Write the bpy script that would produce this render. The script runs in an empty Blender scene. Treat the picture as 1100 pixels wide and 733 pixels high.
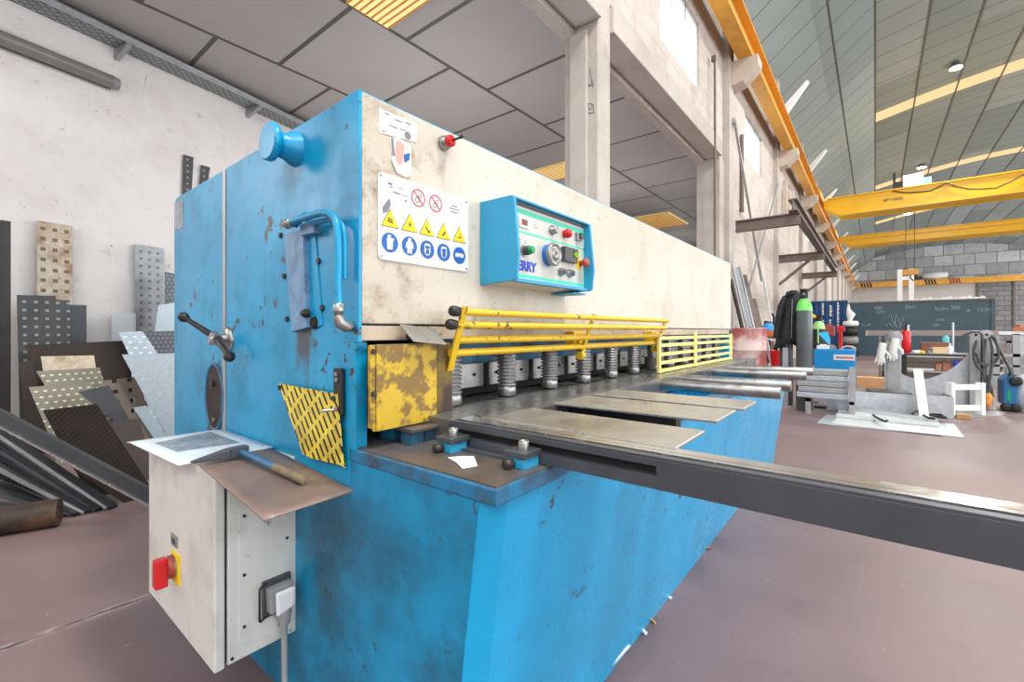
import bpy, bmesh, math, random
from mathutils import Vector, Matrix
random.seed(7)
C = bpy.context.scene.collection
PI = math.pi
# ---------------------------------------------------------------- measuring aid: photo pixel -> point in the place
FPX, EYE = 488.0, 1.1
_h = math.hypot(390, FPX); CO, SI = FPX/_h, 390/_h
def ray(u, v): return (FPX*CO+(u-550)*SI, FPX*SI-(u-550)*CO, 356.0-v)
def at(u, v, x=None, y=None, z=None):
    a = ray(u, v)
    t = x/a[0] if x is not None else (y/a[1] if y is not None else (z-EYE)/a[2])
    return Vector((a[0]*t, a[1]*t, a[2]*t+EYE))
# ---------------------------------------------------------------- mesh helper
class MB:
    def __init__(s): s.v=[]; s.f=[]; s.sm=[]
    def add(s, vs, fs, smooth=False):
        o=len(s.v); s.v += [Vector(p) for p in vs]
        for f in fs: s.f.append([i+o for i in f]); s.sm.append(smooth)
        return s
    def box(s, x0,x1,y0,y1,z0,z1):
        return s.add([(x0,y0,z0),(x1,y0,z0),(x1,y1,z0),(x0,y1,z0),(x0,y0,z1),(x1,y0,z1),(x1,y1,z1),(x0,y1,z1)],
            [(0,3,2,1),(4,5,6,7),(0,1,5,4),(1,2,6,5),(2,3,7,6),(3,0,4,7)])
    def prism(s, poly, vec):
        vec=Vector(vec); n=len(poly); P=[Vector(p) for p in poly]
        return s.add(P+[p+vec for p in P], [tuple(range(n))[::-1], tuple(range(n,2*n))]+[(i,(i+1)%n,n+(i+1)%n,n+i) for i in range(n)])
    def loft(s, a, b):
        n=len(a)
        return s.add(list(a)+list(b), [tuple(range(n))[::-1], tuple(range(n,2*n))]+[(i,(i+1)%n,n+(i+1)%n,n+i) for i in range(n)])
    def beam(s, a, b, w, h, up=(0,0,1)):
        a=Vector(a); b=Vector(b); d=(b-a).normalized(); up=Vector(up)
        if abs(d.dot(up))>.98: up=Vector((1,0,0))
        r=d.cross(up).normalized(); u=r.cross(d).normalized()
        q=[a-r*w/2-u*h/2, a+r*w/2-u*h/2, a+r*w/2+u*h/2, a-r*w/2+u*h/2]
        return s.prism(q, b-a)
    def tube(s, pts, r, seg=10, caps=True):
        pts=[Vector(p) for p in pts]; n=len(pts)
        rs = r if isinstance(r,(list,tuple)) else [r]*n
        vs=[]; fs=[]; ref=None
        for i,p in enumerate(pts):
            d=(pts[min(i+1,n-1)]-pts[max(i-1,0)]).normalized()
            if ref is None:
                ref=Vector((0,0,1)) if abs(d.z)<.9 else Vector((1,0,0))
            r1=(ref-d*ref.dot(d)).normalized(); ref=r1; r2=d.cross(r1)
            for k in range(seg):
                a=2*PI*k/seg; vs.append(p+(r1*math.cos(a)+r2*math.sin(a))*rs[i])
        for i in range(n-1):
            for k in range(seg):
                fs.append((i*seg+k, i*seg+(k+1)%seg, (i+1)*seg+(k+1)%seg, (i+1)*seg+k))
        s.add(vs, fs, True)
        if caps:
            s.add(vs[:seg],[tuple(range(seg))[::-1]]); s.add(vs[-seg:],[tuple(range(seg))])
        return s
    def lathe(s, prof, o, axis, seg=24):            # prof: list of (radius, distance along axis)
        ax=Vector(axis).normalized(); o=Vector(o)
        ref=Vector((0,0,1)) if abs(ax.z)<.9 else Vector((1,0,0))
        r1=(ref-ax*ref.dot(ax)).normalized(); r2=ax.cross(r1); vs=[]; fs=[]
        for (r,h) in prof:
            for k in range(seg):
                a=2*PI*k/seg; vs.append(o+ax*h+(r1*math.cos(a)+r2*math.sin(a))*max(r,1e-4))
        for i in range(len(prof)-1):
            for k in range(seg):
                fs.append((i*seg+k, i*seg+(k+1)%seg, (i+1)*seg+(k+1)%seg, (i+1)*seg+k))
        s.add(vs,fs,True)
        s.add(vs[:seg],[tuple(range(seg))[::-1]]); s.add(vs[-seg:],[tuple(range(seg))])
        return s
    def build(s, name, m, parent=None, bevel=0, seg=2, sharp=35):
        off=Vector((0,0,0)); q=parent
        while q is not None: off+=q.location; q=q.parent
        if parent is None:
            xs=[p.x for p in s.v]; ys=[p.y for p in s.v]; zs=[p.z for p in s.v]
            off=Vector(((min(xs)+max(xs))/2,(min(ys)+max(ys))/2,min(zs)))
        me=bpy.data.meshes.new(name)
        me.from_pydata([tuple(p-off) for p in s.v],[],s.f)
        bm=bmesh.new(); bm.from_mesh(me); bmesh.ops.recalc_face_normals(bm,faces=bm.faces); bm.to_mesh(me); bm.free()
        for p,sm in zip(me.polygons,s.sm): p.use_smooth=sm
        if m: me.materials.append(m)
        o=bpy.data.objects.new(name,me); C.objects.link(o)
        if parent is None: o.location=off
        else: o.parent=parent
        if bevel:
            b=o.modifiers.new('bevel','BEVEL'); b.width=bevel; b.segments=seg; b.limit_method='ANGLE'; b.angle_limit=math.radians(sharp)
        return o
def tag(o, label=None, cat=None, group=None, kind=None):
    if label: o['label']=label
    if cat: o['category']=cat
    if group: o['group']=group
    if kind: o['kind']=kind
    return o
def thing(name, label, cat, loc, group=None):
    o=bpy.data.objects.new(name,None); C.objects.link(o); o.location=loc; o.empty_display_size=.1
    return tag(o,label,cat,group)
def struct(o): o['kind']='structure'; return o
def bx(*a): return MB().box(*a)
def dup(o, parent=None, delta=None):
    c=o.copy(); C.objects.link(c)
    if parent is not None: c.parent=parent
    if delta is not None: c.location=o.location+Vector(delta)
    for ch in list(o.children): dup(ch,c)
    return c
def text_mesh(name, body, size, m, parent, origin, ex, ey, extrude=.0008, bold=0.0, align='LEFT'):
    cu=bpy.data.curves.new(name,'FONT'); cu.body=body; cu.size=size; cu.extrude=extrude; cu.offset=bold; cu.align_x=align
    t=bpy.data.objects.new(name,cu); C.objects.link(t)
    bpy.context.view_layer.update()
    me=bpy.data.meshes.new_from_object(t.evaluated_get(bpy.context.evaluated_depsgraph_get()))
    bpy.data.objects.remove(t)
    ex=Vector(ex).normalized(); ey=Vector(ey).normalized(); ez=ex.cross(ey)
    off=Vector((0,0,0)); q=parent
    while q is not None: off+=q.location; q=q.parent
    for vtx in me.vertices:
        c=vtx.co.copy(); vtx.co=Vector(origin)+ex*c.x+ey*c.y+ez*c.z-off
    me.materials.clear(); me.materials.append(m)
    o=bpy.data.objects.new(name,me); C.objects.link(o); o.parent=parent
    return o
# ---------------------------------------------------------------- materials
def lin(c):
    return tuple(((x/255)/12.92 if x/255<=.04045 else ((x/255+.055)/1.055)**2.4) for x in c)+(1,)
class NT:
    def __init__(s,name):
        s.m=bpy.data.materials.new(name); s.m.use_nodes=True; s.t=s.m.node_tree; s.t.nodes.clear()
        s.out=s.t.nodes.new('ShaderNodeOutputMaterial'); s.b=s.t.nodes.new('ShaderNodeBsdfPrincipled')
        s.t.links.new(s.b.outputs[0],s.out.inputs[0])
    def n(s,ty,**k):
        x=s.t.nodes.new(ty)
        for a,b in k.items(): setattr(x,a,b)
        return x
    def l(s,a,b): s.t.links.new(a,b)
    def co(s,world=False,scale=(1,1,1),loc=(0,0,0)):
        src=s.n('ShaderNodeNewGeometry').outputs['Position'] if world else s.n('ShaderNodeTexCoord').outputs['Object']
        mp=s.n('ShaderNodeMapping'); mp.inputs['Scale'].default_value=scale; mp.inputs['Location'].default_value=loc
        s.l(src,mp.inputs[0]); return mp.outputs[0]
    def noise(s,co,scale,detail=6,rough=.6,dist=0):
        x=s.n('ShaderNodeTexNoise'); x.inputs['Scale'].default_value=scale; x.inputs['Detail'].default_value=detail
        x.inputs['Roughness'].default_value=rough; x.inputs['Distortion'].default_value=dist
        s.l(co,x.inputs['Vector']); return x.outputs['Fac']
    def ramp(s,f,a,b,va=0,vb=1):
        x=s.n('ShaderNodeMapRange'); x.inputs[1].default_value=a; x.inputs[2].default_value=b; x.inputs[3].default_value=va; x.inputs[4].default_value=vb
        s.l(f,x.inputs[0]); return x.outputs[0]
    def mix(s,f,a,b):
        x=s.n('ShaderNodeMix',data_type='RGBA')
        if isinstance(f,float): x.inputs[0].default_value=f
        else: s.l(f,x.inputs[0])
        for i,c in ((6,a),(7,b)):
            if isinstance(c,tuple): x.inputs[i].default_value=c
            else: s.l(c,x.inputs[i])
        return x.outputs[2]
    def math(s,op,a,b=0.0,c=None):
        x=s.n('ShaderNodeMath',operation=op)
        for i,q in enumerate((a,b,c)):
            if q is None: continue
            if isinstance(q,(int,float)): x.inputs[i].default_value=q
            else: s.l(q,x.inputs[i])
        return x.outputs[0]
    def sep(s,co):
        x=s.n('ShaderNodeSeparateXYZ'); s.l(co,x.inputs[0]); return x.outputs
    def color(s,c):
        if isinstance(c,tuple): s.b.inputs['Base Color'].default_value=c
        else: s.l(c,s.b.inputs['Base Color'])
    def rough(s,r):
        if isinstance(r,(int,float)): s.b.inputs['Roughness'].default_value=r
        else: s.l(r,s.b.inputs['Roughness'])
    def bump(s,h,strength=.2,dist=.01):
        x=s.n('ShaderNodeBump'); x.inputs['Strength'].default_value=strength; x.inputs['Distance'].default_value=dist
        s.l(h,x.inputs['Height']); s.l(x.outputs[0],s.b.inputs['Normal'])
def plain(name,c,rough=.5,metal=0,var=.0,vs=6.):
    t=NT(name); col=lin(c)
    if var:
        f=t.noise(t.co(),vs,5); f=t.ramp(f,.3,.7)
        a=tuple(x*(1-var) for x in col[:3])+(1,); b=tuple(min(1,x*(1+var)) for x in col[:3])+(1,)
        t.color(t.mix(f,a,b))
    else: t.color(col)
    t.rough(rough); t.b.inputs['Metallic'].default_value=metal
    return t.m
def worn(name, base, stain, chip, stain_s=3., stain_lo=.55, stain_hi=.75, stain_max=.7, chip_s=30., chip_lo=.68, chip_hi=.72, rough=.42, streak=True, world=False, var=.12, bump=.15, metal=0, spec=None):
    t=NT(name); co=t.co(world); base=lin(base)
    v=t.ramp(t.noise(co,2.2,4),.3,.7)
    a=tuple(x*(1-var) for x in base[:3])+(1,); b=tuple(min(1,x*(1+var)) for x in base[:3])+(1,)
    c=t.mix(v,a,b)
    n1=t.noise(co,stain_s,8,.65); c=t.mix(t.ramp(n1,stain_lo,stain_hi,0,stain_max),c,lin(stain))
    if streak:
        cs=t.co(world,(9,9,.9)); n2=t.noise(cs,1.6,6,.6); c=t.mix(t.ramp(n2,.60,.78,0,.45),c,lin(stain))
    n3=t.noise(co,chip_s,5,.7); big=t.ramp(t.noise(co,chip_s*.12,2),.45,.6)
    k=t.math('MULTIPLY',t.ramp(n3,chip_lo,chip_hi),big)
    c=t.mix(k,c,lin(chip)); t.color(c)
    t.rough(t.ramp(n1,.3,.8,rough-.08,rough+.2)); t.b.inputs['Metallic'].default_value=metal
    t.bump(t.math('SUBTRACT',t.math('MULTIPLY',n1,.5),k),bump,.004)
    return t.m
def steel(name,c,rough=.35,metal=.85,var=.25,scale=8.,stain=None,smax=.6,stretch=(1,1,1)):
    t=NT(name); co=t.co(False,stretch); col=lin(c)
    f=t.ramp(t.noise(co,scale,8,.65),.3,.7)
    a=tuple(x*(1-var) for x in col[:3])+(1,); b=tuple(min(1,x*(1+var)) for x in col[:3])+(1,)
    k=t.mix(f,a,b)
    if stain: k=t.mix(t.ramp(t.noise(co,scale*.4,6,.65),.48,.68,0,smax),k,lin(stain))
    t.color(k); t.rough(t.ramp(f,0,1,rough-.08,rough+.12)); t.b.inputs['Metallic'].default_value=metal
    return t.m
def glow(name,c,strength):
    t=NT(name); e=t.n('ShaderNodeEmission'); e.inputs[0].default_value=lin(c); e.inputs[1].default_value=strength
    t.l(e.outputs[0],t.out.inputs[0]); t.t.nodes.remove(t.b); return t.m
# perforated / tread sheets: pattern laid out in the sheet's own plane (object X,Y)
def patterned(name, base, mark, px, py, wx, wy, stagger=0., rough=.4, metal=.6, rust=None, rmax=.7, hole=False, raise_=.0, diag=False, var=.2, rs=3.):
    t=NT(name); co=t.co(); x,y,z=t.sep(co)
    if diag:
        x,y = t.math('ADD',x,y), t.math('SUBTRACT',x,y)
    row=t.math('FLOOR',t.math('DIVIDE',y,py))
    xo=t.math('ADD',t.math('ADD',t.math('DIVIDE',x,px),.5),t.math('MULTIPLY',t.math('MODULO',t.math('ABSOLUTE',row),2.0),stagger))
    fx=t.math('ABSOLUTE',t.math('SUBTRACT',t.math('SUBTRACT',xo,t.math('FLOOR',xo)),.5))
    yy=t.math('DIVIDE',y,py); fy=t.math('ABSOLUTE',t.math('SUBTRACT',t.math('SUBTRACT',yy,t.math('FLOOR',yy)),.5))
    mx=t.math('LESS_THAN',fx,wx/2); my=t.math('LESS_THAN',fy,wy/2); m=t.math('MULTIPLY',mx,my)
    col=lin(base); f=t.ramp(t.noise(co,6,6),.3,.7)
    a=tuple(q*(1-var) for q in col[:3])+(1,); b=tuple(min(1,q*(1+var)) for q in col[:3])+(1,)
    c=t.mix(f,a,b)
    if rust: 
        rf=t.ramp(t.noise(co,rs,8,.7),.45,.62,0,rmax); c=t.mix(rf,c,lin(rust))
    if not hole: c=t.mix(m,c,lin(mark))
    t.color(c); t.rough(rough); t.b.inputs['Metallic'].default_value=metal
    if raise_: t.bump(m,.8,raise_)
    if hole:
        tr=t.n('ShaderNodeBsdfTransparent'); mxs=t.n('ShaderNodeMixShader')
        t.l(m,mxs.inputs[0]); t.l(t.b.outputs[0],mxs.inputs[1]); t.l(tr.outputs[0],mxs.inputs[2]); t.l(mxs.outputs[0],t.out.inputs[0])
    return t.m
M={}
M['blue']=worn('blue_paint',(0,150,198),(20,98,128),(66,56,52),stain_s=3.4,stain_lo=.49,stain_hi=.70,stain_max=.6,chip_s=18,chip_lo=.60,chip_hi=.63,rough=.34,var=.16)
def blue_side():
    # the side sheets carry rust that has run down from the oily port and from the oval slot
    m=M['blue'].copy(); m.name='blue_side_paint'; nt=m.node_tree; b=next(q for q in nt.nodes if q.type=='BSDF_PRINCIPLED')
    t=NT.__new__(NT); t.m=m; t.t=nt; t.b=b
    src=b.inputs['Base Color'].links[0].from_socket; g=t.co(True); x,y,z=t.sep(g); n=t.noise(t.co(True,(1,14,3)),2.2,6,.7); n2=t.noise(g,18,6,.7)
    def blob(yc,hw,z0,z1,zf):
        a=t.ramp(t.math('ABSOLUTE',t.math('SUBTRACT',y,yc)),hw*.3,hw,1,0); b2=t.ramp(z,z0,z0+zf,0,1); c=t.ramp(z,z1-.04,z1,1,0)
        return t.math('MULTIPLY',a,t.math('MULTIPLY',b2,c))
    k=t.math('MAXIMUM',blob(1.285,.085,.80,1.14,.25),t.math('MAXIMUM',blob(1.97,.15,.56,1.0,.05),blob(1.26,.05,1.05,1.2,.04)))
    f=t.ramp(t.math('ADD',t.math('MULTIPLY',k,.42),t.math('ADD',t.math('MULTIPLY',n,.5),t.math('MULTIPLY',n2,.35))),.66,.82,0,.88)
    t.color(t.mix(f,src,lin((70,52,44)))); return m
M['bluebase']=worn('blue_base_paint',(22,160,212),(22,116,158),(54,70,84),stain_s=2.3,stain_lo=.5,stain_hi=.72,stain_max=.5,chip_s=24,chip_lo=.61,chip_hi=.64,rough=.28,var=.14)
M['blueend']=worn('shaded_oily_blue_paint',(10,142,190),(28,70,88),(60,54,50),stain_s=3.2,stain_lo=.44,stain_hi=.64,stain_max=.75,chip_s=22,chip_lo=.61,chip_hi=.64,rough=.36,var=.16)  # base blue darkened for the shaded end face, with real oil streaks
M['bluedirty']=worn('oily_blue_paint',(30,120,165),(60,58,56),(70,58,50),stain_s=9,stain_lo=.42,stain_hi=.62,stain_max=.85,chip_s=30,chip_lo=.6,chip_hi=.64,rough=.4)
M['bluepanel']=worn('light_blue_paint',(44,156,200),(60,130,170),(60,80,90),stain_s=20,stain_max=.4,chip_s=60,chip_lo=.68,chip_hi=.7,rough=.45,streak=False)
M['greyblue']=worn('grey_blue_paint',(112,150,185),(60,80,100),(60,50,45),stain_s=9,stain_lo=.5,stain_hi=.7,stain_max=.7,chip_s=25,chip_lo=.62,chip_hi=.66,rough=.45)
def cream_mat():
    t=NT('cream_paint'); co=t.co(True); x,y,z=t.sep(co)
    n1=t.noise(co,3.0,8,.65); n2=t.noise(co,11,7,.7); n3=t.noise(co,36,5,.7); n4=t.noise(t.co(True,(7,7,.8)),1.5,6,.65)
    c=t.mix(t.ramp(t.noise(co,1.3,4),.35,.65),lin((206,198,184)),lin((194,184,168)))
    c=t.mix(t.ramp(n1,.52,.72,0,.55),c,lin((178,158,132)))
    c=t.mix(t.ramp(n4,.58,.76,0,.35),c,lin((160,144,124)))
    # grime handled onto the near end and the lower edge: hands, oil, rust
    edge=t.math('MAXIMUM',t.ramp(x,.66,1.0,.16,0),t.math('MULTIPLY',t.ramp(z,1.12,1.30,.16,0),t.ramp(x,.7,2.2,1,.35)))
    m=t.ramp(t.math('ADD',n2,edge),.60,.80,0,.75); c=t.mix(m,c,lin((140,114,88)))
    m2=t.ramp(t.math('ADD',n2,t.math('MULTIPLY',edge,.6)),.68,.78,0,.7); c=t.mix(m2,c,lin((112,100,92)))
    k=t.math('MULTIPLY',t.ramp(n3,.62,.65),t.ramp(t.noise(co,4,2),.48,.6)); c=t.mix(k,c,lin((116,92,78)))
    t.color(c); t.rough(t.ramp(n1,.3,.7,.32,.5)); t.bump(n2,.08,.003); return t.m
M['cream']=cream_mat()
M['creamlow']=worn('grubby_cream_paint',(186,170,150),(146,118,94),(96,76,62),stain_s=5,stain_lo=.46,stain_hi=.64,stain_max=.7,chip_s=30,chip_lo=.58,chip_hi=.62,rough=.45,var=.05)
M['boxdark']=steel('worn_through_bend',(70,56,52),.5,.4,.2,9,(170,140,40),.8)
M['sheetwhite']=steel('pale_galvanised_strip',(206,210,210),.45,.3,.1,9)
M['white']=worn('off_white_enamel',(218,217,210),(176,172,160),(96,88,80),stain_s=6,stain_lo=.48,stain_hi=.7,stain_max=.6,chip_s=26,chip_lo=.65,chip_hi=.69,rough=.4,var=.03)
M['yellow']=worn('yellow_paint',(224,180,24),(196,160,30),(74,60,44),stain_s=14,stain_max=.4,chip_s=48,chip_lo=.575,chip_hi=.60,rough=.38,streak=False,var=.05)
M['paleyellow']=worn('pale_yellow_paint',(238,222,128),(205,185,90),(110,90,60),stain_s=14,stain_max=.4,chip_s=60,chip_lo=.64,chip_hi=.67,rough=.4,streak=False,var=.05)
M['rustyellow']=worn('rusty_yellow_paint',(196,162,40),(112,84,54),(84,62,56),stain_s=22,stain_lo=.47,stain_hi=.55,stain_max=.85,chip_s=26,chip_lo=.50,chip_hi=.54,rough=.5,streak=True,var=.1)
M['table']=steel('table_steel',(128,126,124),.26,.6,.1,4,(104,98,94),.5)
M['tableedge']=steel('bright_table_edge',(150,146,138),.3,.7,.2,12)
M['plate']=steel('support_plate_steel',(174,169,160),.3,.55,.14,7,(124,116,106),.6)
M['shaft']=steel('scuffed_round_bar',(150,148,146),.32,.85,.3,14)
M['bar']=steel('dark_ground_steel',(82,85,92),.34,.35,.12,6,(64,66,72),.5)
M['rail']=steel('bright_ruler_steel',(196,196,196),.2,.85,.12,20)
M['spring']=steel('spring_steel',(150,150,152),.36,.8,.12,20)
M['dark']=plain('dark_steel',(58,54,52),.45,.5,.25,12)
M['black']=plain('black_rubber',(30,29,29),.45,0,.15)
M['hole']=plain('shade_and_bolt_black',(22,18,16),.8,0,.2)  # black put in for shade in gaps and holes; also colours bolts
M['wornplate']=steel('rubbed_plate_top',(112,100,92),.4,.45,.3,9,(78,92,108),.6)
M['metal']=steel('bare_metal',(160,158,156),.3,.85,.15,18)
M['grey']=plain('grey_plastic',(140,142,144),.5,0,.1)
M['dkgrey']=plain('dark_grey_plastic',(70,72,74),.5,0,.1)
M['red']=plain('red_plastic',(205,24,30),.3)
M['redbrown']=plain('faded_red_plastic',(160,66,50),.4)
M['green']=plain('green_plastic',(20,150,80),.35)
M['teal']=plain('mint_stripe',(70,214,178),.5)
M['panelgrey']=plain('panel_face_grey',(196,194,186),.45,.1,.04)
M['bluetxt']=plain('blue_lettering',(24,64,190),.5)
M['bluering']=plain('blue_ring',(30,110,190),.35)
M['lcd']=glow('lcd_green',(170,240,30),.8)
M['redlcd']=plain('red_display',(130,50,50),.4)
M['signwhite']=worn('sign_white',(222,222,222),(196,194,190),(110,100,94),stain_s=8,stain_max=.4,chip_s=30,chip_lo=.72,chip_hi=.74,rough=.4,streak=False,var=.01,bump=.02)
M['signyellow']=plain('sign_yellow',(246,206,20),.5)
M['signblue']=plain('sign_blue',(24,92,170),.5)
M['signred']=plain('sign_red',(226,52,62),.5)
M['signblack']=plain('sign_black',(36,32,30),.5)
M['signgrey']=plain('sign_faded_print',(120,122,130),.6)
M['signpink']=plain('sticker_pink',(226,160,150),.5)
M['paper']=plain('white_paper',(238,238,238),.7)
M['rustsheet']=steel('rusty_sheet',(136,114,104),.45,.3,.16,9,(92,80,74),.75)
M['whitesheet']=plain('white_sheet',(214,220,226),.35,0,.04)
M['print']=plain('printed_grey',(138,146,154),.4,.1,.4,26)
M['wood']=plain('pale_timber',(176,140,92),.7,0,.2,10)
M['concrete']=worn('raw_concrete',(186,177,168),(132,121,113),(90,82,76),stain_s=1.3,stain_lo=.5,stain_hi=.75,stain_max=.55,chip_s=14,chip_lo=.68,chip_hi=.72,rough=.8,world=True,var=.06)
M['corbel']=worn('pale_concrete',(198,182,166),(160,142,126),(110,100,92),stain_s=3,stain_max=.5,chip_s=14,rough=.8,world=True,var=.05)
M['crane']=plain('crane_yellow',(240,184,0),.35,0,.05,3)
M['ochre']=plain('ochre_rail_paint',(224,160,54),.45,0,.14,4)
M['frame']=plain('brown_grey_steel',(112,100,92),.5,.3,.15,5)
M['greysteel']=steel('plain_grey_steel',(172,172,174),.42,.55,.12,5)
M['galv']=steel('galvanised_sheet',(192,198,204),.4,.6,.14,14)
M['paintwhite']=plain('white_painted_steel',(236,236,234),.4,0,.04)
# ================================================================ THE SETTING
def floor_mat():
    t=NT('painted_concrete_floor'); co=t.co(True)
    n1=t.noise(co,.9,7,.65); n2=t.noise(co,.35,3,.5); n3=t.noise(co,26,4,.7)
    c=t.mix(t.ramp(n1,.3,.7),lin((98,80,83)),lin((130,108,109)))
    c=t.mix(t.ramp(n2,.42,.68,0,.65),c,lin((138,117,111)))
    c=t.mix(t.ramp(n3,.66,.72,0,.45),c,lin((188,176,174)))
    c=t.mix(t.ramp(t.noise(co,3.1,6,.7),.58,.72,0,.45),c,lin((92,74,80)))
    x,y,z=t.sep(co)
    j=t.math('ABSOLUTE',t.math('SUBTRACT',t.math('ADD',y,t.math('MULTIPLY',t.noise(co,5,4),.05)),2.385))
    j2=t.math('ABSOLUTE',t.math('SUBTRACT',t.math('ADD',x,t.math('MULTIPLY',t.noise(co,5,4),.04)),-.9))
    jj=t.math('MINIMUM',j,j2)
    band=t.math('MULTIPLY',t.ramp(jj,.012,.03,1,0),t.ramp(t.noise(co,9,5,.7),.42,.55)); c=t.mix(t.math('MULTIPLY',band,.8),c,lin((168,152,150)))
    c=t.mix(t.math('MULTIPLY',t.math('LESS_THAN',jj,.007),t.ramp(t.noise(co,6,4),.4,.5)),c,lin((64,52,54)))
    t.color(c); t.rough(t.ramp(n1,.25,.75,.36,.58)); t.bump(n1,.08,.01); return t.m
def plaster_mat():
    t=NT('old_white_plaster'); co=t.co(True)
    n1=t.noise(co,.8,7,.7); n2=t.noise(co,5,6,.7)
    c=t.mix(t.ramp(n1,.46,.72,0,.5),lin((236,232,229)),lin((196,184,178)))
    c=t.mix(t.ramp(n2,.62,.72,0,.45),c,lin((150,138,134))); c=t.mix(t.math('MULTIPLY',t.ramp(t.noise(co,24,5,.7),.64,.68),t.ramp(t.noise(co,1.6,2),.5,.6)),c,lin((120,110,108)))
    w=t.n('ShaderNodeTexVoronoi',feature='DISTANCE_TO_EDGE'); w.inputs['Scale'].default_value=.4
    wob=t.n('ShaderNodeVectorMath',operation='ADD'); t.l(co,wob.inputs[0])
    nn=t.n('ShaderNodeTexNoise'); nn.inputs['Scale'].default_value=3; nn.inputs['Detail'].default_value=5; t.l(co,nn.inputs['Vector'])
    sc=t.n('ShaderNodeVectorMath',operation='SCALE'); t.l(nn.outputs['Color'],sc.inputs[0]); sc.inputs['Scale'].default_value=.6
    t.l(sc.outputs[0],wob.inputs[1]); t.l(wob.outputs[0],w.inputs['Vector'])
    crack=t.math('MULTIPLY',t.math('LESS_THAN',w.outputs['Distance'],.003),t.ramp(t.noise(co,.7,2),.58,.62))
    c=t.mix(t.math('MULTIPLY',crack,.6),c,lin((110,98,96)))
    t.color(c); t.rough(.85); t.bump(n2,.2,.01); return t.m
def wall_panel_mat(name,c1,c2,c3,bw,bh,mort=.02):
    t=NT(name); g=t.co(True); x,y,z=t.sep(g)
    cb=t.n('ShaderNodeCombineXYZ'); t.l(t.math('ADD',x,y),cb.inputs[0]); t.l(z,cb.inputs[1])
    b=t.n('ShaderNodeTexBrick'); b.inputs['Scale'].default_value=1; b.inputs['Brick Width'].default_value=bw; b.inputs['Row Height'].default_value=bh
    b.inputs['Mortar Size'].default_value=mort; b.inputs['Color1'].default_value=lin(c1); b.inputs['Color2'].default_value=lin(c2); b.inputs['Mortar'].default_value=lin(c3)
    t.l(cb.outputs[0],b.inputs['Vector'])
    n=t.noise(g,1.4,7,.7); c=t.mix(t.ramp(n,.48,.74,0,.45),b.outputs['Color'],lin((120,106,98)))
    t.color(c); t.rough(.8); t.bump(n,.2,.02); return t.m
def ceiling_mat(name,c,joint,bw,bh,ox,oy,mort,stag=.5):
    t=NT(name); g=t.co(True,(1,1,1),(ox,oy,0)); x,y,z=t.sep(g)
    cb=t.n('ShaderNodeCombineXYZ'); t.l(x,cb.inputs[0]); t.l(y,cb.inputs[1])
    b=t.n('ShaderNodeTexBrick',offset=stag); b.inputs['Scale'].default_value=1; b.inputs['Brick Width'].default_value=bw; b.inputs['Row Height'].default_value=bh
    b.inputs['Mortar Size'].default_value=mort; b.inputs['Mortar Smooth'].default_value=.1
    a=lin(c); b.inputs['Color1'].default_value=a; b.inputs['Color2'].default_value=tuple(q*.92 for q in a[:3])+(1,); b.inputs['Mortar'].default_value=lin(joint)
    t.l(cb.outputs[0],b.inputs['Vector'])
    n=t.noise(g,.8,6,.65); k=t.mix(t.ramp(n,.35,.75,0,.22),b.outputs['Color'],tuple(q*.6 for q in a[:3])+(1,))
    n2=t.noise(g,12,4,.7); k=t.mix(t.ramp(n2,.70,.76,0,.35),k,lin((70,66,66)))
    t.color(k); t.rough(.6); return t.m
M['floor']=floor_mat(); M['plaster']=plaster_mat()
struct(bx(-6,82,-18,18,-.25,0).build('floor',M['floor']))

# left wall of the annex, not square to the hall
def wy(x): return 7.15+.22*x
M['annexwall']=M['plaster']
struct(MB().prism([(-6,wy(-6),0),(40,wy(40),0),(40,wy(40)+.3,0),(-6,wy(-6)+.3,0)],(0,0,5.2)).build('wall_left',M['plaster']))
struct(MB().box(-6.3,-6,-18,18,0,5.2).build('wall_back_light_block',M['plaster']))  # unseen wall added to block daylight from behind, open above
struct(bx(36,36.3,2.95,16,0,5).build('wall_annex_end',M['plaster']))
M['annexceil']=ceiling_mat('annex_ceiling_panels',(178,174,172),(76,73,72),1.53,1.81,-2.14+1.53*4,-4.65+1.81*10,.03)
struct(bx(-5,40,2.75,17,4.8,5.0).build('ceiling_annex',M['annexceil']))
# hall-side wall over the opening, windows in it
M['wallblock']=wall_panel_mat('concrete_block_wall',(202,191,181),(196,184,174),(180,168,157),.6,.3,.01)
wins=[(6.78,8.82,5.56,6.85),(12.55,14.75,5.5,6.65),(18.9,21.0,5.5,6.65),(25.2,27.3,5.5,6.65)]
w=MB(); XE=80
# upper wall cut around the windows
xs=-4.0
for (a,b,z0,z1) in wins:
    w.box(xs,a,2.55,2.85,(4.72 if xs<10 else 0),9.3) if not (xs<10<a) else (w.box(xs,10,2.55,2.85,4.72,9.3), w.box(10,a,2.55,2.85,0,9.3))
    w.box(a,b,2.55,2.85,(4.72 if b<10 else 0),z0); w.box(a,b,2.55,2.85,z1,9.3); xs=b
w.box(xs,XE,2.55,2.85,0,9.3)
struct(w.build('wall_inner',M['wallblock']))
M['window']=glow('frosted_daylight',(244,250,255),2.2)
M['winframe']=plain('window_frame_grey',(190,188,186),.5)
for i,(a,b,z0,z1) in enumerate(wins):
    f=MB(); 
    for x0 in (a,a+(b-a)/3,a+2*(b-a)/3,b): f.box(x0-.025,x0+.025,2.60,2.68,z0,z1)
    f.box(a,b,2.60,2.68,z0,z0+.05); f.box(a,b,2.60,2.68,z1-.05,z1)
    o=struct(f.build('window_%d'%(i+1),M['winframe']))
    for k in range(3):
        bx(a+k*(b-a)/3+.025,a+(k+1)*(b-a)/3-.025,2.63,2.645,z0+.05,z1-.05).build('pane',M['window'],o)
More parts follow.
